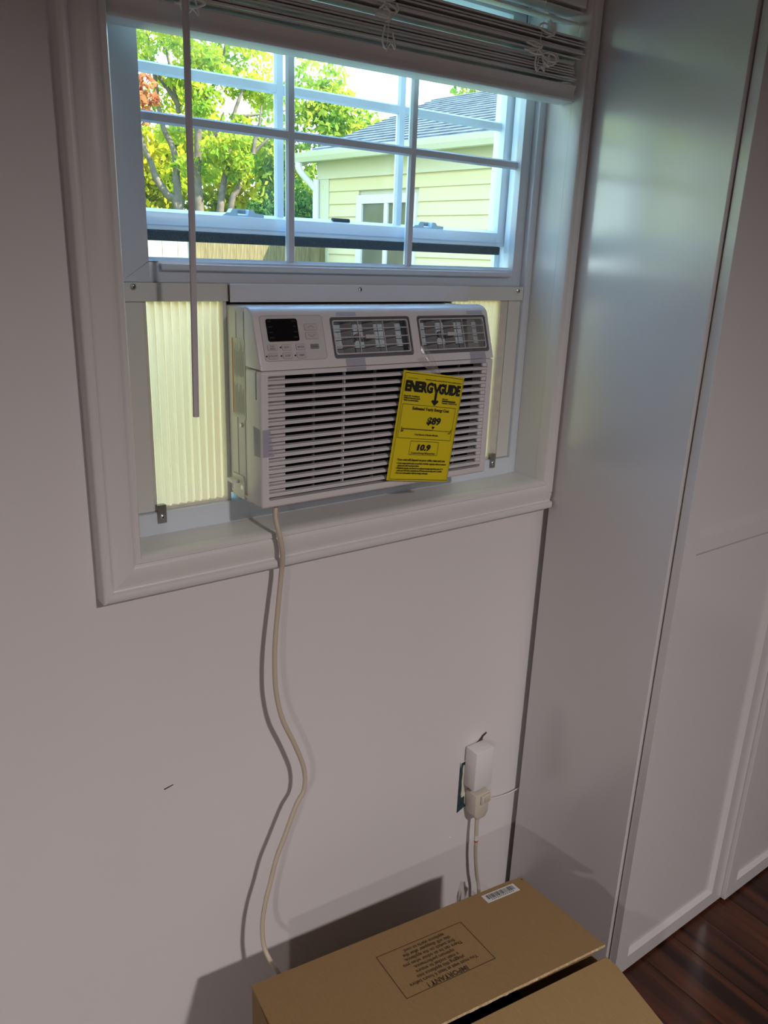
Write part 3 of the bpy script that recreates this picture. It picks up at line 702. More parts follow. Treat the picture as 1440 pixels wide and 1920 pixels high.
fit(q, 'ENERG', 48, 468, 300, 150, 9); fit(q, 'GUIDE', 560, 905, 300, 150, 9)
for p in ([(462, 150), (500, 150), (532, 250), (496, 250)], [(528, 250), (556, 150), (594, 150), (560, 250)], [(496, 250), (560, 250), (545, 290), (511, 290)], [(511, 290), (545, 290), (545, 440), (511, 440)], [(528, 505), (470, 432), (494, 408), (528, 446)], [(528, 505), (528, 446), (562, 408), (586, 432)]):
    q.faces.new([q.verts.new((a * U, -b * Vv, ZL)) for a, b in reversed(p)])
LB(q, 'logo_lettering', M['black'])
q = NB()
fit(q, 'U.S. Government', 62, 215, 112, 20); fit(q, 'Federal law prohibits removal of this label before consumer purchase.', 335, 905, 112, 20, 0.6)
for i, (s, w) in enumerate((('Room Air Conditioner', 240), ('Without Reverse Cycle', 245), ('With Louvered Sides', 225))): fit(q, s, 48, 48 + w, 392 + i * 34, 22, 1.2)
fit(q, 'Model', 640, 725, 392, 20, 1.0); fit(q, 'Capacity: 10,000 BTU/h', 640, 885, 456, 22, 1.0)
rect(q, 640 * U, 855 * U, -424 * Vv, -404 * Vv, ZL)
fit(q, 'Cost Range of Similar Models', 295, 665, 992, 26, 1.0)
fit(q, 'Combined Energy Efficiency Ratio', 285, 665, 1290, 26, 0.8)
fit(q, 'Your cost will depend on your utility rates and use.', 92, 850, 1410, 34, 1.4)
for i, (s, w) in enumerate((('Cost range based only on models of similar capacity without reverse', 760), ('cycle and with louvered sides.', 330), ('Estimated energy cost based on a national average electricity cost of 12', 720), ('cents per kWh and a seasonal use of 8 hours use per day over 3 months.', 715), ('For more information, visit the energy web page.', 490))):
    y = 1462 + i * 40; fit(q, s, 112, 112 + w, y, 24, 1.4)
    if i in (0, 2, 4): rect(q, 92 * U, 103 * U, -(y - 4) * Vv, -(y - 16) * Vv, ZL)
LB(q, 'fine_print', M['black'])['kind'] = 'stuff'
q = NB()
fit(q, 'Estimated Yearly Energy Cost', 205, 780, 590, 46, 1.4)
fit(q, '$89', 452, 672, 800, 108, 4.5, 0.12)
q.faces.new([q.verts.new((a * U, -b * Vv, ZL)) for a, b in ((540, 838), (592, 838), (566, 885))])
rect(q, 86 * U, 566 * U, -905 * Vv, -893 * Vv, ZL); rect(q, 566 * U, 862 * U, -903 * Vv, -897 * Vv, ZL)
for a in (86, 862): rect(q, (a - 2.5) * U, (a + 2.5) * U, -922 * Vv, -865 * Vv, ZL)
for a in (280, 475, 668): rect(q, (a - 1.5) * U, (a + 1.5) * U, -912 * Vv, -900 * Vv, ZL)
lt(q, '$80', 100, 945, 28, 'CENTER', 1.5, 0.8); lt(q, '$97', 840, 945, 28, 'CENTER', 0.8, 0.8)
LB(q, 'cost_scale', M['black'])
q = NB(); outline(q, 48 * U, 880 * U, -1050 * Vv, -510 * Vv, 0.0006, ZL); outline(q, 255 * U, 700 * U, -1310 * Vv, -1085 * Vv, 0.0006, ZL); LB(q, 'box_rule', M['black'])
q = NB(); fit(q, '10.9', 368, 580, 1230, 92, 4.5, 0.12); LB(q, 'rating_lettering', M['black'])
# strip of clear tape the label hangs from
q = NB()
A = [(0.862, 1.1105, -0.1520), (0.893, 1.1115, -0.1500), (0.884, 1.0985, -0.1790), (0.905, 1.0975, -0.1810), (0.905, 1.0930, -0.1975), (0.925, 1.0925, -0.2010)]
vv = [q.verts.new(p) for p in A]
q.faces.new((vv[0], vv[1], vv[3], vv[2])); q.faces.new((vv[2], vv[3], vv[5], vv[4]))
w2 = [q.verts.new(p) for p in ((0.893, 1.1110, -0.1490), (0.899, 1.0990, -0.1530), (0.925, 1.0900, -0.1990))]
q.faces.new((vv[1], w2[1], vv[3])); q.faces.new((w2[1], w2[2], vv[5], vv[3]))
obj('hanging_tape', q, M['clear'], lab)

# ------------------------------------------------------------------ power cord of the air conditioner
pc = thing('power_cable', (0.80, 1.08, FL), 'ivory power cable snaking from under the air conditioner down the wall behind the box', 'cable')
CP = [(0.608, 1.13, -0.4035), (0.6035, 1.122, -0.43), (0.606, 1.112, -0.462), (0.6115, 1.113, -0.496), (0.6126, 1.12, -0.5312), (0.6035, 1.116, -0.5937), (0.5953, 1.112, -0.6528), (0.5916, 1.108, -0.7029), (0.5928, 1.105, -0.756), (0.6039, 1.102, -0.8137), (0.6284, 1.101, -0.8746), (0.6487, 1.101, -0.936), (0.6474, 1.098, -0.9805), (0.6281, 1.095, -1.007), (0.5994, 1.09, -1.0645), (0.5808, 1.088, -1.104), (0.5678, 1.086, -1.1464), (0.5538, 1.082, -1.187), (0.5443, 1.078, -1.2301), (0.5408, 1.068, -1.272), (0.5437, 1.048, -1.2956), (0.548, 1.015, -1.31), (0.575, 1.01, -1.42), (0.62, 1.033, -1.54), (0.72, 1.053, -1.604), (0.9, 1.073, -1.604), (1.06, 1.093, -1.603), (1.1636, 1.113, -1.5886), (1.1726, 1.119, -1.5176), (1.1615, 1.12, -1.4643), (1.1534, 1.121, -1.4063), (1.1508, 1.122, -1.3608), (1.1508, 1.125, -1.3152), (1.1533, 1.128, -1.2767)]
obj('cable', tube(NB(), catmull(CP, 6), 0.0046, 10), M['cord'], pc, smooth=60)
pl = NB(); prism(pl, [(1.1320, -1.2188), (1.1775, -1.2188), (1.1785, -1.2758), (1.1695, -1.2918), (1.1435, -1.2918), (1.1335, -1.2778)], 1.1160, 1.1525, 'y', 0.003, 2)
plug = obj('plug', pl, M['plug'], pc, smooth=40)
obj('reset_housing', B(1.1475, 1.1770, 1.1105, 1.1170, -1.2468, -1.2228, bev=0.002), M['plug'], plug, smooth=40)
obj('reset_button', B(1.1565, 1.1695, 1.1080, 1.1115, -1.2398, -1.2273, bev=0.0012), M['cord'], plug, smooth=40)
obj('plug_prong', B(1.1475, 1.1500, 1.1520, 1.1560, -1.2498, -1.2428), M['screw'], plug); obj('plug_prong', B(1.1605, 1.1630, 1.1520, 1.1560, -1.2498, -1.2428), M['screw'], plug)
obj('red_band', tube(NB(), [(1.1510, 1.1219, -1.3613), (1.1510, 1.1221, -1.3573)], 0.0051, 12), M['red'], pc, smooth=60)
obj('cord_sleeve', tube(NB(), [(1.1509, 1.1222, -1.3563), (1.1507, 1.1230, -1.3438)], 0.0052, 12), M['stick'], pc, smooth=60)

# outlet: old paint edge, cream plate
ol = thing('wall_outlet', (1.12, YW, -1.19), 'cream wall outlet plate with a ragged slate-coloured paint edge above the cardboard box', 'outlet')
q = NB(); prism(q, [(1.1120, -1.1408), (1.1535, -1.1408), (1.1535, -1.2738), (1.1355, -1.2738), (1.1125, -1.2828)], 1.1562, 1.1585, 'y'); obj('paint_margin', q, M['teal'], ol)
q = NB(); prism(q, [(1.1113, -1.1363), (1.1335, -1.1363), (1.1335, -1.1403), (1.1145, -1.1413), (1.1130, -1.1538)], 1.1558, 1.1566, 'y'); obj('plate_edge', q, M['white'], ol)
q = NB(); prism(q, [(1.1215, -1.1498), (1.1195, -1.1588), (1.1207, -1.1738), (1.1193, -1.1938), (1.1209, -1.2138), (1.1197, -1.2338), (1.1220, -1.2423), (1.1320, -1.2398), (1.1330, -1.2618), (1.1365, -1.2698), (1.1985, -1.2698), (1.1985, -1.1498)], 1.1545, 1.1570, 'y', 0.0006, 1); obj('cover_plate', q, M['plate'], ol)

# white plug-in power adapter above the plug, with its thin wire
ad = thing('power_adapter', (1.1515, 1.1330, -1.1988), 'white block-shaped plug-in power adapter just above the cord plug', 'adapter')
obj('housing', B(1.1235, 1.1790, 1.1160, 1.1535, -1.2013, -1.0968, bev=0.0015), M['white'], ad, smooth=40)
obj('adapter_prong', B(1.1415, 1.1440, 1.1530, 1.1570, -1.1738, -1.1658), M['screw'], ad)
obj('wire', tube(NB(), catmull([(1.1785, 1.1380, -1.1968), (1.1850, 1.1400, -1.2180), (1.1915, 1.1440, -1.2560), (1.2135, 1.1470, -1.2780), (1.2585, 1.1485, -1.2900), (1.3035, 1.1490, -1.2930), (1.3535, 1.1500, -1.2900)], 6), 0.0017, 8), M['white'], ad, smooth=60)
# clear plastic wrapper caught behind the box
q = NB(); rd = random.Random(2)
N, K = 9, 5
gv = [[q.verts.new((1.115 + 0.075 * i / N + rd.uniform(-.004, .004), 1.055 + 0.02 * k / K + 0.012 * math.sin(i * 1.3 + k) + rd.uniform(-.006, .006), -1.612 + (0.165 - 0.06 * abs(i - 3) / 6) * k / K + rd.uniform(-.006, .008) * (k > 0))) for i in range(N + 1)] for k in range(K + 1)]
for k in range(K):
    for i in range(N): q.faces.new((gv[k][i], gv[k][i + 1], gv[k + 1][i + 1], gv[k + 1][i]))
pwp = obj('plastic_wrapper', q, M['clear'], smooth=80); tag(pwp, 'crumpled clear plastic wrapper standing behind the far right corner of the cardboard box', 'wrapper')

# ------------------------------------------------------------------ cardboard box with loose top flaps
th = math.radians(-8.0)
BX = Vector((0.455, 0.945, -1.205))          # far left top corner
E1 = Vector((math.cos(th), math.sin(th), 0)); E2 = Vector((math.sin(th), -math.cos(th), 0))
BLn, BWd, BHt = 0.580, 0.485, 0.405
bx = thing('cardboard_box', BX + E1 * BLn / 2 + E2 * BWd / 2 - Vector((0, 0, BHt)), 'brown cardboard carton with loose top flaps on the floor under the window', 'box')
FB = frame_m(BX, E1, -E2)                    # x along the wall, -y towards the room, z up
t = 0.004
def BXo(name, bm, m='kraft', T=None, **k): return obj(name, bm, M[m], bx, T=FB if T is None else FB @ T, **k)
BXo('side_wall', B(0, BLn, -t, 0, -BHt, 0)); BXo('side_wall', B(0, BLn, -BWd, -BWd + t, -BHt, 0))
BXo('end_wall', B(0, t, -BWd + t, -t, -BHt, 0)); BXo('end_wall', B(BLn - t, BLn, -BWd + t, -t, -BHt, 0))
BXo('box_floor', B(t, BLn - t, -BWd + t, -t, -BHt, -BHt + t))
def flap(name, poly, hinge, axis, angle, thick=t):
    """flap hinged along an edge of the box top; poly in the flat, then turned up about the hinge"""
    T = Matrix.Translation(hinge) @ Matrix.Rotation(angle, 4, axis) @ Matrix.Translation(-Vector(hinge))
    f = BXo(name, prism(NB(), poly, 0.0, thick, 'z', 0.0012, 1), T=T)
    return f, T
f, _ = flap('end_flap', [(0.002, -0.03), (0.17, -0.05), (0.17, -BWd + 0.05), (0.002, -BWd + 0.03)], (0, 0, 0), 'Y', math.radians(1.5))
f, _ = flap('end_flap', [(BLn - 0.002, -0.03), (BLn - 0.17, -0.05), (BLn - 0.17, -BWd + 0.05), (BLn - 0.002, -BWd + 0.03)], (BLn, 0, 0), 'Y', math.radians(-1.5))
FA, NA = math.radians(-10.0), math.radians(8.0)
rag = random.Random(9)
fw = 0.239
edge = [(BLn - (BLn + 0.004) * i / 24 + 0.002, -fw + rag.uniform(-0.0012, 0.0016)) for i in range(25)]
far, TFar = flap('top_flap', [(-0.002, 0.0), (BLn - 0.034, 0.0), (BLn - 0.014, -0.003), (BLn - 0.004, -0.022), (BLn + 0.002, -fw)] [::1] + edge[1:], (0, 0, 0.005), 'X', FA)
near, TNear = flap('top_flap', [(0, -BWd), (0, -BWd + 0.238), (BLn - 0.008, -BWd + 0.238), (BLn - 0.002, -BWd + 0.215), (BLn, -BWd)], (0, -BWd, 0.005), 'X', NA)
for (fl, TT, y0) in ((far, TFar, -fw), ):
    q = NB(); rd = random.Random(5); prev = None
    n = 90
    for i in range(n + 1):
        x_ = BLn * i / n; a = q.verts.new((x_, y0 + 0.0006, t + 0.0006)); b = q.verts.new((x_, y0 - 0.0012 - rd.uniform(0, 0.0014), t * 0.5 + rd.uniform(-0.001, 0.001))); c = q.verts.new((x_, y0 + 0.0003, -0.0004))
        if prev: q.faces.new((prev[0], a, b, prev[1])); q.faces.new((prev[1], b, c, prev[2]))
        prev = (a, b, c)
    BXo('torn_edge', q, 'kraftedge', T=TT)
# printed notice (reads from the far side of the box) and barcode sticker on the far flap
def NF(x, v): return (x, -v)
FN = TFar @ frame_m((0.3035, -0.1095, t + 0.0004), (-1, 0, 0), (0, -1, 0))
q = NB(); outline(q, -0.0905, 0.0905, -0.0560, 0.0560, 0.0014)
BXo('notice_border', q, 'ink', T=FN)
q = NB()
text_bm(q, 'IMPORTANT !', 0.004, 0.0425, 0.0155, 'CENTER', 0.0005, sx=0.86)
rows = ['You must wait at least 6 hours before', 'plugging this appliance into', 'a main socket to ensure', 'optimum performance.', 'There can be an odour when you', 'first switch on the appliance,', 'this will disappear after the', 'appliance starts to cool.']
for i, s in enumerate(rows): text_bm(q, s, 0.002 if i < 4 else -0.002, 0.0300 - i * 0.0110, 0.0112, 'CENTER', 0.00025, sx=0.80)
BXo('notice_lettering', q, 'ink', T=FN)
FC = TFar @ frame_m((0.508, -0.0245, t + 0.0005), (1, 0, 0), (0, 1, 0))
sk = BXo('barcode_sticker', B(-0.0385, 0.0385, -0.0120, 0.0120, -0.0004, 0.0002), 'paper', T=FC)
q = NB(); rd = random.Random(8); x_ = -0.032
while x_ < 0.032:
    w = rd.choice((0.0005, 0.0008, 0.0012, 0.0018)); rect(q, x_, x_ + w, -0.0045, 0.0085, 0.0004); x_ += w + rd.choice((0.0006, 0.0009, 0.0014))
for i in range(12): rect(q, -0.026 + i * 0.0045, -0.0235 + i * 0.0045, -0.0085, -0.0065, 0.0004)
BXo('barcode', q, 'black', T=FC)

# ------------------------------------------------------------------ fitted wardrobe right of the window
wd = thing('wardrobe', (2.0, 0.96, FL), 'tall white fitted wardrobe with framed doors right of the window', 'wardrobe')
WX, WF = 1.3075, 0.8205
obj('side_panel', B(WX, WX + 0.019, WF, 1.1390, FL, 0.78, bev=0.0008), M['ward'], wd)
obj('top_panel', B(WX + 0.019, 3.30, WF, 1.13, 0.76, 0.78), M['ward'], wd)
obj('back_panel', B(WX + 0.0205, 3.30, 1.118, 1.130, FL, 0.76), M['gap'], wd)
obj('gap_shade_sheet', B(WX + 0.0205, 3.30, WF + 0.004, WF + 0.014, FL + 0.002, 0.76), M['gap'], wd)  # dark sheet standing in for the shade behind the door gaps
def door(x0, x1, y0, th_, bw):
    y1 = y0 + th_; z0, z1 = FL + 0.010, 0.752
    d = NB()
    box(d, x0, x1, y0 + 0.0105, y1, z0, z1)
    rails = [z0, z0 + 0.042, -0.5375, -0.5040, 0.700, z1]
    xi0, xi1 = x0 + 0.0445, x1 - bw
    def bar(a, b, c, e_): box(d, a, b, y0, y0 + 0.0112, c, e_, 0.0006, 1)
    bar(x0, xi0, z0, z1); bar(xi1, x1, z0, z1); bar(xi0 - 0.001, xi1 + 0.001, rails[0], rails[1]); bar(xi0 - 0.001, xi1 + 0.001, rails[2], rails[3]); bar(xi0 - 0.001, xi1 + 0.001, rails[4], rails[5])
    o = obj('door', d, M['ward'], wd)
    for c, e_ in ((rails[1], rails[2]), (rails[3], rails[4])):      # sloped bead round each recessed panel
        q = NB(); n = 0.010
        oc = [(xi0, c), (xi1, c), (xi1, e_), (xi0, e_)]; ic = [(xi0 + n, c + n), (xi1 - n, c + n), (xi1 - n, e_ - n), (xi0 + n, e_ - n)]
        a = [q.verts.new((x_, y0 + 0.0006, z_)) for x_, z_ in oc]; b = [q.verts.new((x_, y0 + 0.0103, z_)) for x_, z_ in ic]; g = [q.verts.new((x_, y0 + 0.0106, z_)) for x_, z_ in oc]
        for i in range(4):
            j = (i + 1) % 4; q.faces.new((a[i], a[j], b[j], b[i])); q.faces.new((b[i], b[j], g[j], g[i])); q.faces.new((g[i], g[j], a[j], a[i]))
        obj('panel_bead', q, M['ward'], o)
        obj('door_panel', B(xi0 + 0.004, xi1 - 0.004, y0 + 0.0097, y0 + 0.0110, c + 0.004, e_ - 0.004), M['ward'], o)
    return o
door(1.3165, 1.7600, 0.7975, 0.0190, 0.0500)
door(1.7620, 2.2150, 0.7860, 0.0300, 0.0500)
door(2.2180, 2.6700, 0.7975, 0.0190, 0.0500)
door(2.6730, 3.1260, 0.7860, 0.0300, 0.0500)
obj('filler_strip', B(3.128, 3.30, 0.7975, 0.8165, FL, 0.76), M['ward'], wd)

# ceiling downlights (just above the frame, they light the room)
for i, (p, w, d) in enumerate(LAMPS):
    t_ = thing('ceiling_downlight', (p[0], p[1], CE), 'round white recessed ceiling downlight ' + ('nearest the window wall' if i == 0 else 'towards the left wall behind the viewer'), 'downlight', 'recessed ceiling downlights')
    q = NB(); n = 28
    oc = [(p[0] + 0.095 * math.cos(2 * math.pi * k / n), p[1] + 0.095 * math.sin(2 * math.pi * k / n)) for k in range(n)]
    ic = [(p[0] + 0.072 * math.cos(2 * math.pi * k / n), p[1] + 0.072 * math.sin(2 * math.pi * k / n)) for k in range(n)]
    ring(q, oc, ic, CE - 0.006, CE - 0.0005, CE - 0.0012); obj('trim_ring', q, M['white'], t_, smooth=40)

# ------------------------------------------------------------------ garden
GZ = -1.75
obj('ground', B(-16, 26, 1.36, 40, GZ - 0.3, GZ), M['grass'], kind='structure')

# neighbour's garage: long wall receding away from the window
C0 = Vector((4.435, 7.251, 0)); GW = Vector((-0.11093, 0.99383, 0)).normalized()       # +u runs away from us
GI = Vector((GW.y, -GW.x, 0))                                                           # into the garage
FG = frame_m(C0, -GW, (0, 0, 1))           # local x = towards the near end, y = up, z = outward?
if FG.col[2].to_3d().dot(GI) > 0: FGs = -1
else: FGs = 1
gar = thing('garage', C0 + GI * 1.7 - GW * 3.0 + Vector((0, 0, GZ)), 'cream clapboard garage with a grey shingle roof beyond the window', 'garage')
LG = 6.6
def Gp(u, o, z): return C0 - GW * u + GI * (-o) + Vector((0, 0, z))       # u towards near end, o outward from the wall
def gbox(bm, u0, u1, o0, o1, z0, z1):
    vs = [bm.verts.new(Gp(u, o, z)) for u in (u0, u1) for o in (o0, o1) for z in (z0, z1)]
    for q_ in ((0, 1, 3, 2), (4, 6, 7, 5), (0, 4, 5, 1), (2, 3, 7, 6), (0, 2, 6, 4), (1, 5, 7, 3)): bm.faces.new([vs[i] for i in q_])
    bmesh.ops.recalc_face_normals(bm, faces=bm.faces); return bm
def gprism(bm, poly, u0, u1):            # poly of (o, z)
    a = [bm.verts.new(Gp(u0, o, z)) for o, z in poly]; b = [bm.verts.new(Gp(u1, o, z)) for o, z in poly]; n = len(poly)
    bm.faces.new(a); bm.faces.new(b[::-1])
    for i in range(n): bm.faces.new((a[i], a[(i + 1) % n], b[(i + 1) % n], b[i]))
    bmesh.ops.recalc_face_normals(bm, faces=bm.faces); return bm
core = NB()
pf = [(-0.02, GZ), (-0.02, 0.70), (-1.77, 1.46), (-3.52, 0.70), (-3.52, GZ)]
gprism(core, pf, 0.02, LG); obj('garage_wall', core, M['gtrim'], gar)
WU0, WU1, WZ0, WZ1 = 0.640, 1.365, -0.60, 0.492
pitch = 0.1165
for i in range(21):
    z1 = 0.700 - pitch * i; z0 = z1 - pitch
    if z0 < GZ: break
    prof = [(-0.02, z0), (0.013, z0), (0.0145, z0 + 0.003), (0.002, z1), (-0.02, z1)]
    spans = [(0.155, LG)]
    if z0 < WZ1 + 0.05 and z1 > WZ0: spans = [(0.155, WU0 - 0.045), (WU1 + 0.045, LG)]
    for a, b in spans: obj('siding_board', gprism(NB(), prof, a, b), M['siding'], gar)
obj('corner_post', gbox(NB(), 0.0, 0.155, -0.02, 0.022, GZ, 0.700), M['gtrim'], gar)
for k in range(11): obj('corner_post_notch', gbox(NB(), 0.055, 0.075, 0.0215, 0.0235, 0.60 - 0.1165 * k, 0.645 - 0.1165 * k), M['siding'], gar)
obj('frieze_board', gbox(NB(), -0.02, LG, -0.02, 0.030, 0.700, 0.862), M['gtrim'], gar)
obj('soffit', gbox(NB(), -0.15, LG, -0.02, 0.17, 0.862, 0.874), M['gtrim'], gar)
gu = obj('gutter', gprism(NB(), [(0.15, 0.845), (0.21, 0.845), (0.235, 0.885), (0.250, 0.925), (0.238, 0.925), (0.15, 0.915)], -0.20, LG), M['gutter'], gar)
def GV(u, o, z): return tuple(Gp(u, o, z))
obj('downspout', tube(NB(), catmull([GV(-0.10, 0.20, 0.845), GV(-0.10, 0.19, 0.78), GV(-0.06, 0.12, 0.69), GV(-0.02, 0.05, 0.60), GV(-0.015, 0.045, 0.50), GV(-0.015, 0.045, GZ)], 5), 0.035, 8), M['gwin'], gar, smooth=50)
# roof slopes and shingle courses
rise, run = 0.715, 1.85
def roof_side(sgn):
    q = NB()
    P = lambda u, o, z: Gp(u, o if sgn > 0 else -3.54 - o, z)
    n = 19
    for i in range(n):
        f0, f1 = i / n, (i + 1) / n
        o0, o1 = 0.19 - 1.96 * f0, 0.19 - 1.96 * f1; z0, z1 = 0.898 + 0.80 * f0, 0.898 + 0.80 * f1
        vs = [q.verts.new(P(u, o, z)) for u in (-0.17, LG + 0.1) for o, z in ((o0, z0 - 0.012), (o0, z0 + 0.014), (o1, z1 + 0.002), (o1, z1 - 0.012))]
        for f in ((0, 1, 2, 3), (7, 6, 5, 4), (0, 4, 5, 1), (1, 5, 6, 2), (2, 6, 7, 3), (3, 7, 4, 0)): q.faces.new([vs[k] for k in f])
    bmesh.ops.recalc_face_normals(q, faces=q.faces)
    o = obj('shingle_courses', q, M['shingle'], gar); o['kind'] = 'stuff'
roof_side(1); roof_side(-1)
obj('rake_board', gprism(NB(), [(0.17, 0.80), (0.17, 0.885), (-1.77, 1.682), (-1.77, 1.58)], -0.165, -0.14), M['gtrim'], gar)
# sliding window in the garage wall
gw = obj('garage_window', gbox(gbox(gbox(gbox(gbox(NB(), WU0 - 0.045, WU0 + 0.035, 0.0, 0.035, WZ0 - 0.04, WZ1 + 0.045), WU1 - 0.035, WU1 + 0.045, 0.0, 0.035, WZ0 - 0.04, WZ1 + 0.045), WU0 + 0.035, WU1 - 0.035, 0.0, 0.035, WZ1 - 0.03, WZ1 + 0.045), WU0 + 0.035, WU1 - 0.035, 0.0, 0.035, WZ0 - 0.04, WZ0 + 0.03), 0.985, 1.035, 0.0, 0.03, WZ0, WZ1), M['gwin'], gar)
for a, b in ((WU0 + 0.03, 0.99), (1.03, WU1 - 0.03)):
    q = NB(); gbox(q, a, b, 0.004, 0.012, WZ0 + 0.02, WZ1 - 0.02); obj('pane', q, M['gpane'], gw)

# board fence running from the left up to the garage corner
fe = thing('board_fence', (2.0, 7.3, GZ), 'weathered wooden board fence running to the garage corner', 'fence')
xf = -2.4; k = 0
rd = random.Random(21)
while xf < 4.30:
    w = 0.138; y_ = 7.0 + 0.06 * (xf - 2.5)
    z1 = 0.20 + rd.uniform(-0.012, 0.012)
    obj('fence_board', B(xf, xf + w, y_, y_ + 0.018, GZ, z1), M['fencew'] if (xf < 2.93 and rd.random() < 0.97) else M['fence'], fe)
    xf += w + 0.007; k += 1
for px_ in (-1.1, 1.1, 2.985, 4.26):
    y_ = 7.0 + 0.06 * (px_ - 2.5); obj('fence_post', B(px_ - 0.045, px_ + 0.045, y_ - 0.05, y_ - 0.001, GZ, 0.24), M['fence'], fe)

# ------------------------------------------------------------------ trees
def foliage(name, clumps, n, size, m, parent, seed, droop=0.5):
    """leaf blades scattered in clumps: list of (x, y, z, rx, ry, rz, weight); one mesh"""
    r = np.random.default_rng(seed)
    W = np.array([c[6] for c in clumps], float); W /= W.sum()
    idx = r.choice(len(clumps), n, p=W); cl_ = np.array([c[:6] for c in clumps])[idx]
    d = r.normal(size=(n, 3)); d /= np.linalg.norm(d, axis=1)[:, None]; rad = r.uniform(0.25, 1.0, n) ** 0.6
    c = cl_[:, :3] + d * rad[:, None] * cl_[:, 3:6]
    ax = r.normal(size=(n, 3)); ax[:, 2] -= droop; ax /= np.linalg.norm(ax, axis=1)[:, None]
    tmp = r.normal(size=(n, 3)); sd_ = np.cross(ax, tmp); sd_ /= np.linalg.norm(sd_, axis=1)[:, None]
    L = size * r.uniform(0.6, 1.3, n)[:, None]; Wd = L * 0.24
    v = np.empty((n, 4, 3)); v[:, 0] = c - ax * L / 2; v[:, 1] = c + sd_ * Wd; v[:, 2] = c + ax * L / 2; v[:, 3] = c - sd_ * Wd
    v = v.reshape(-1, 3); ctr = (v.min(0) + v.max(0)) / 2; v -= ctr
    me = bpy.data.meshes.new(name)
    me.from_pydata(v.tolist(), [], np.arange(4 * n).reshape(-1, 4).tolist()); me.materials.append(m)
    return link(name, me, Vector(ctr.tolist()) + Vector((0, 0, Z0)), parent, 'stuff')

def branch(parent, pts, r0, r1, name='branch'):
    P = catmull(pts, 4); n = len(P)
    return obj(name, tube(NB(), P, [r0 + (r1 - r0) * i / (n - 1) for i in range(n)], 8), M['bark'], parent, smooth=60)

def blob(cx, cy, cz, R, n, seed, sz=(0.5, 0.5, 0.42), flat=1.0):
    """clumps spread over an ellipsoid"""
    r = random.Random(seed); out = []
    for i in range(n):
        while True:
            a, b, c = (r.uniform(-1, 1) for _ in range(3))
            if a * a + b * b + c * c <= 1: break
        s = r.uniform(0.7, 1.2)
        out.append((cx + a * R[0], cy + b * R[1], cz + c * R[2], sz[0] * s, sz[1] * s, sz[2] * s, s))
    return out

# multi-stemmed tree close to the fence
T1 = thing('multi_stem_tree', (4.25, 9.95, GZ), 'multi-stemmed tree with grey trunks and light yellow-green leaves beyond the fence', 'tree')
def trunk(pts, r0, r1):
    b = pts[0]; branch(T1, [(4.25 + (b[0] - 4.25) * 0.45, 9.95 + (b[1] - 9.95) * 0.4, GZ)] + [(b[0] * .6 + 4.25 * .4, b[1] * .6 + 9.95 * .4, (b[2] + GZ) / 2)] + pts, r0 * 0.8, r1 * 0.8, 'trunk')
trunk([(4.05, 10.01, 0.45), (3.94, 10.06, 0.62), (3.82, 10.1, 0.8), (3.77, 10.12, 0.98), (3.71, 10.14, 1.13), (3.62, 10.18, 1.5)], 0.085, 0.03)
trunk([(4.07, 10.0, 0.46), (4.05, 10.01, 0.63), (4.04, 10.01, 0.84), (4.05, 10.01, 0.99), (4.01, 10.03, 1.19), (3.93, 10.06, 1.36), (3.88, 10.08, 1.62)], 0.085, 0.035)
trunk([(4.28, 9.91, 0.43), (4.27, 9.92, 0.85), (4.29, 9.91, 1.11), (4.31, 9.9, 1.59), (4.3, 9.91, 1.87), (4.27, 9.92, 2.11), (4.26, 9.93, 2.6)], 0.10, 0.03)
trunk([(4.52, 9.81, 0.46), (4.56, 9.79, 0.76), (4.63, 9.76, 1.1), (4.64, 9.75, 1.33), (4.7, 9.72, 1.59), (4.81, 9.67, 1.9)], 0.075, 0.025)
trunk([(4.64, 9.75, 0.52), (4.71, 9.72, 0.7), (4.82, 9.67, 0.98), (4.9, 9.63, 1.15), (5.07, 9.53, 1.34)], 0.065, 0.022)
for pts in ([(4.31, 9.9, 1.59), (4.41, 9.86, 1.76), (4.49, 9.82, 1.89), (4.58, 9.78, 2.1), (4.65, 9.75, 2.5)], [(4.11, 9.99, 1.62), (4.02, 10.03, 1.77), (3.89, 10.07, 1.94), (3.76, 10.12, 2.14), (3.66, 10.15, 2.4)],
            [(4.1, 9.99, 1.55), (4.05, 10.01, 1.85), (4.0, 10.03, 2.17), (3.82, 10.1, 2.6)], [(3.88, 10.08, 1.62), (3.86, 10.09, 1.91), (3.82, 10.1, 2.19), (3.79, 10.11, 2.5)], [(4.3, 9.91, 1.11), (4.42, 9.85, 1.26), (4.51, 9.81, 1.37), (4.6, 9.8, 1.6)],
            [(4.68, 9.73, 1.52), (4.83, 9.66, 1.57), (5.01, 9.57, 1.61)], [(4.9, 9.63, 1.15), (4.92, 9.61, 1.31), (4.96, 9.59, 1.42), (5.0, 9.58, 1.7)], [(4.28, 9.92, 1.9), (4.36, 9.9, 2.1), (4.44, 9.88, 2.4)]):
    branch(T1, pts, 0.032, 0.012)
cl1 = blob(4.35, 9.95, 2.35, (1.25, 0.9, 0.75), 46, 1, (0.26, 0.26, 0.17)) + blob(4.4, 9.95, 1.35, (0.95, 0.7, 0.55), 16, 2, (0.2, 0.2, 0.13))
foliage('foliage', cl1, 13000, 0.08, M['leafL'], T1, 5)
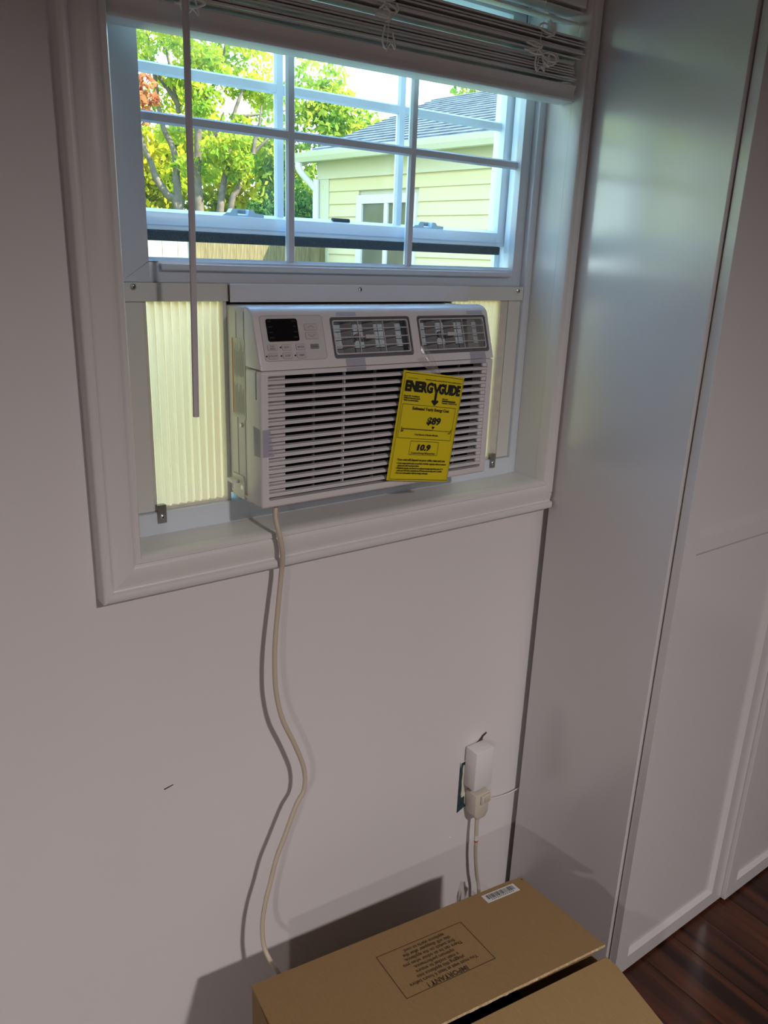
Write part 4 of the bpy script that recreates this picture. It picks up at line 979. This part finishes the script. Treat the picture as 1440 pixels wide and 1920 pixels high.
# yellow-green trees behind it, standing in the sun
def tree(name, label, x, y, h, R, n, size, m, seed, cl_n=40, tr=0.13, csz=(0.5, 0.5, 0.4)):
    T = thing(name, (x, y, GZ), label, 'tree')
    branch(T, [(x, y, GZ), (x + 0.06, y, GZ + (h - GZ) * 0.3), (x - 0.05, y + 0.05, h - R[2] * 0.6)], tr, tr * 0.4, 'trunk')
    foliage('foliage', blob(x, y, h, R, cl_n, seed, csz), n, size, m, T, seed + 100)
    return T
tree('shade_tree', 'sunlit yellow-green tree filling the view behind the multi-stemmed tree', 5.3, 13.6, 0.75, (3.0, 0.9, 1.45), 26000, 0.15, M['leafY'], 31, 90)
tree('round_tree', 'round mid-green tree behind the left end of the garage roof', 7.0, 11.4, 1.35, (1.15, 0.9, 1.35), 13000, 0.115, M['leafG'], 42, 48, csz=(0.42, 0.42, 0.3))
tree('russet_tree', 'tree with russet-red leaves at the left edge of the window view', 3.15, 9.0, 1.50, (0.26, 0.25, 0.24), 900, 0.085, M['leafR'], 51, 14, 0.03, (0.12, 0.12, 0.10))
tree('distant_tree', 'bluish-green tree top showing above the garage roof ridge', 11.3, 11.9, 2.70, (1.3, 0.8, 0.75), 7000, 0.13, M['leafG'], 62, 26, csz=(0.42, 0.42, 0.32))
hd = thing('dark_shrub', (5.1, 9.3, GZ), 'dense dark green shrub between the multi-stemmed tree and the garage', 'shrub')
branch(hd, [(5.1, 9.3, GZ), (5.12, 9.3, -0.6), (5.1, 9.3, 0.3)], 0.05, 0.02, 'stem')
foliage('foliage', blob(5.15, 9.3, -0.15, (0.85, 0.4, 1.0), 60, 71, (0.28, 0.24, 0.22)), 15000, 0.065, M['leafD'], hd, 171)
tree('low_tree', 'low yellow-green tree behind the left part of the fence', 2.35, 11.9, 0.1, (1.05, 0.6, 1.1), 9000, 0.13, M['leafY'], 81, 40)
M['leafB'] = leaf_mat('leaf_bright_green', (0.30, 0.46, 0.04), (0.66, 0.66, 0.06), 0.45)  # brighter leaf colour, lifts the green these unseen trees reflect
tree('added_side_tree', 'added leafy green tree, unseen left of the window view, for its green reflection', 0.1, 9.9, 1.9, (2.2, 1.0, 2.6), 14000, 0.19, M['leafB'], 91, 50)  # unseen trees added to green the reflection in the wardrobe side
tree('added_corner_tree', 'added broad green tree, unseen far left beyond the fence, for its green reflection', -5.4, 9.2, 2.0, (2.5, 1.3, 2.9), 14000, 0.21, M['leafB'], 95, 50)
tree('added_west_tree', 'added tall green tree, unseen left of the corner tree, for its green reflection', -10.6, 8.8, 2.2, (2.4, 1.4, 3.2), 14000, 0.22, M['leafB'], 96, 50)
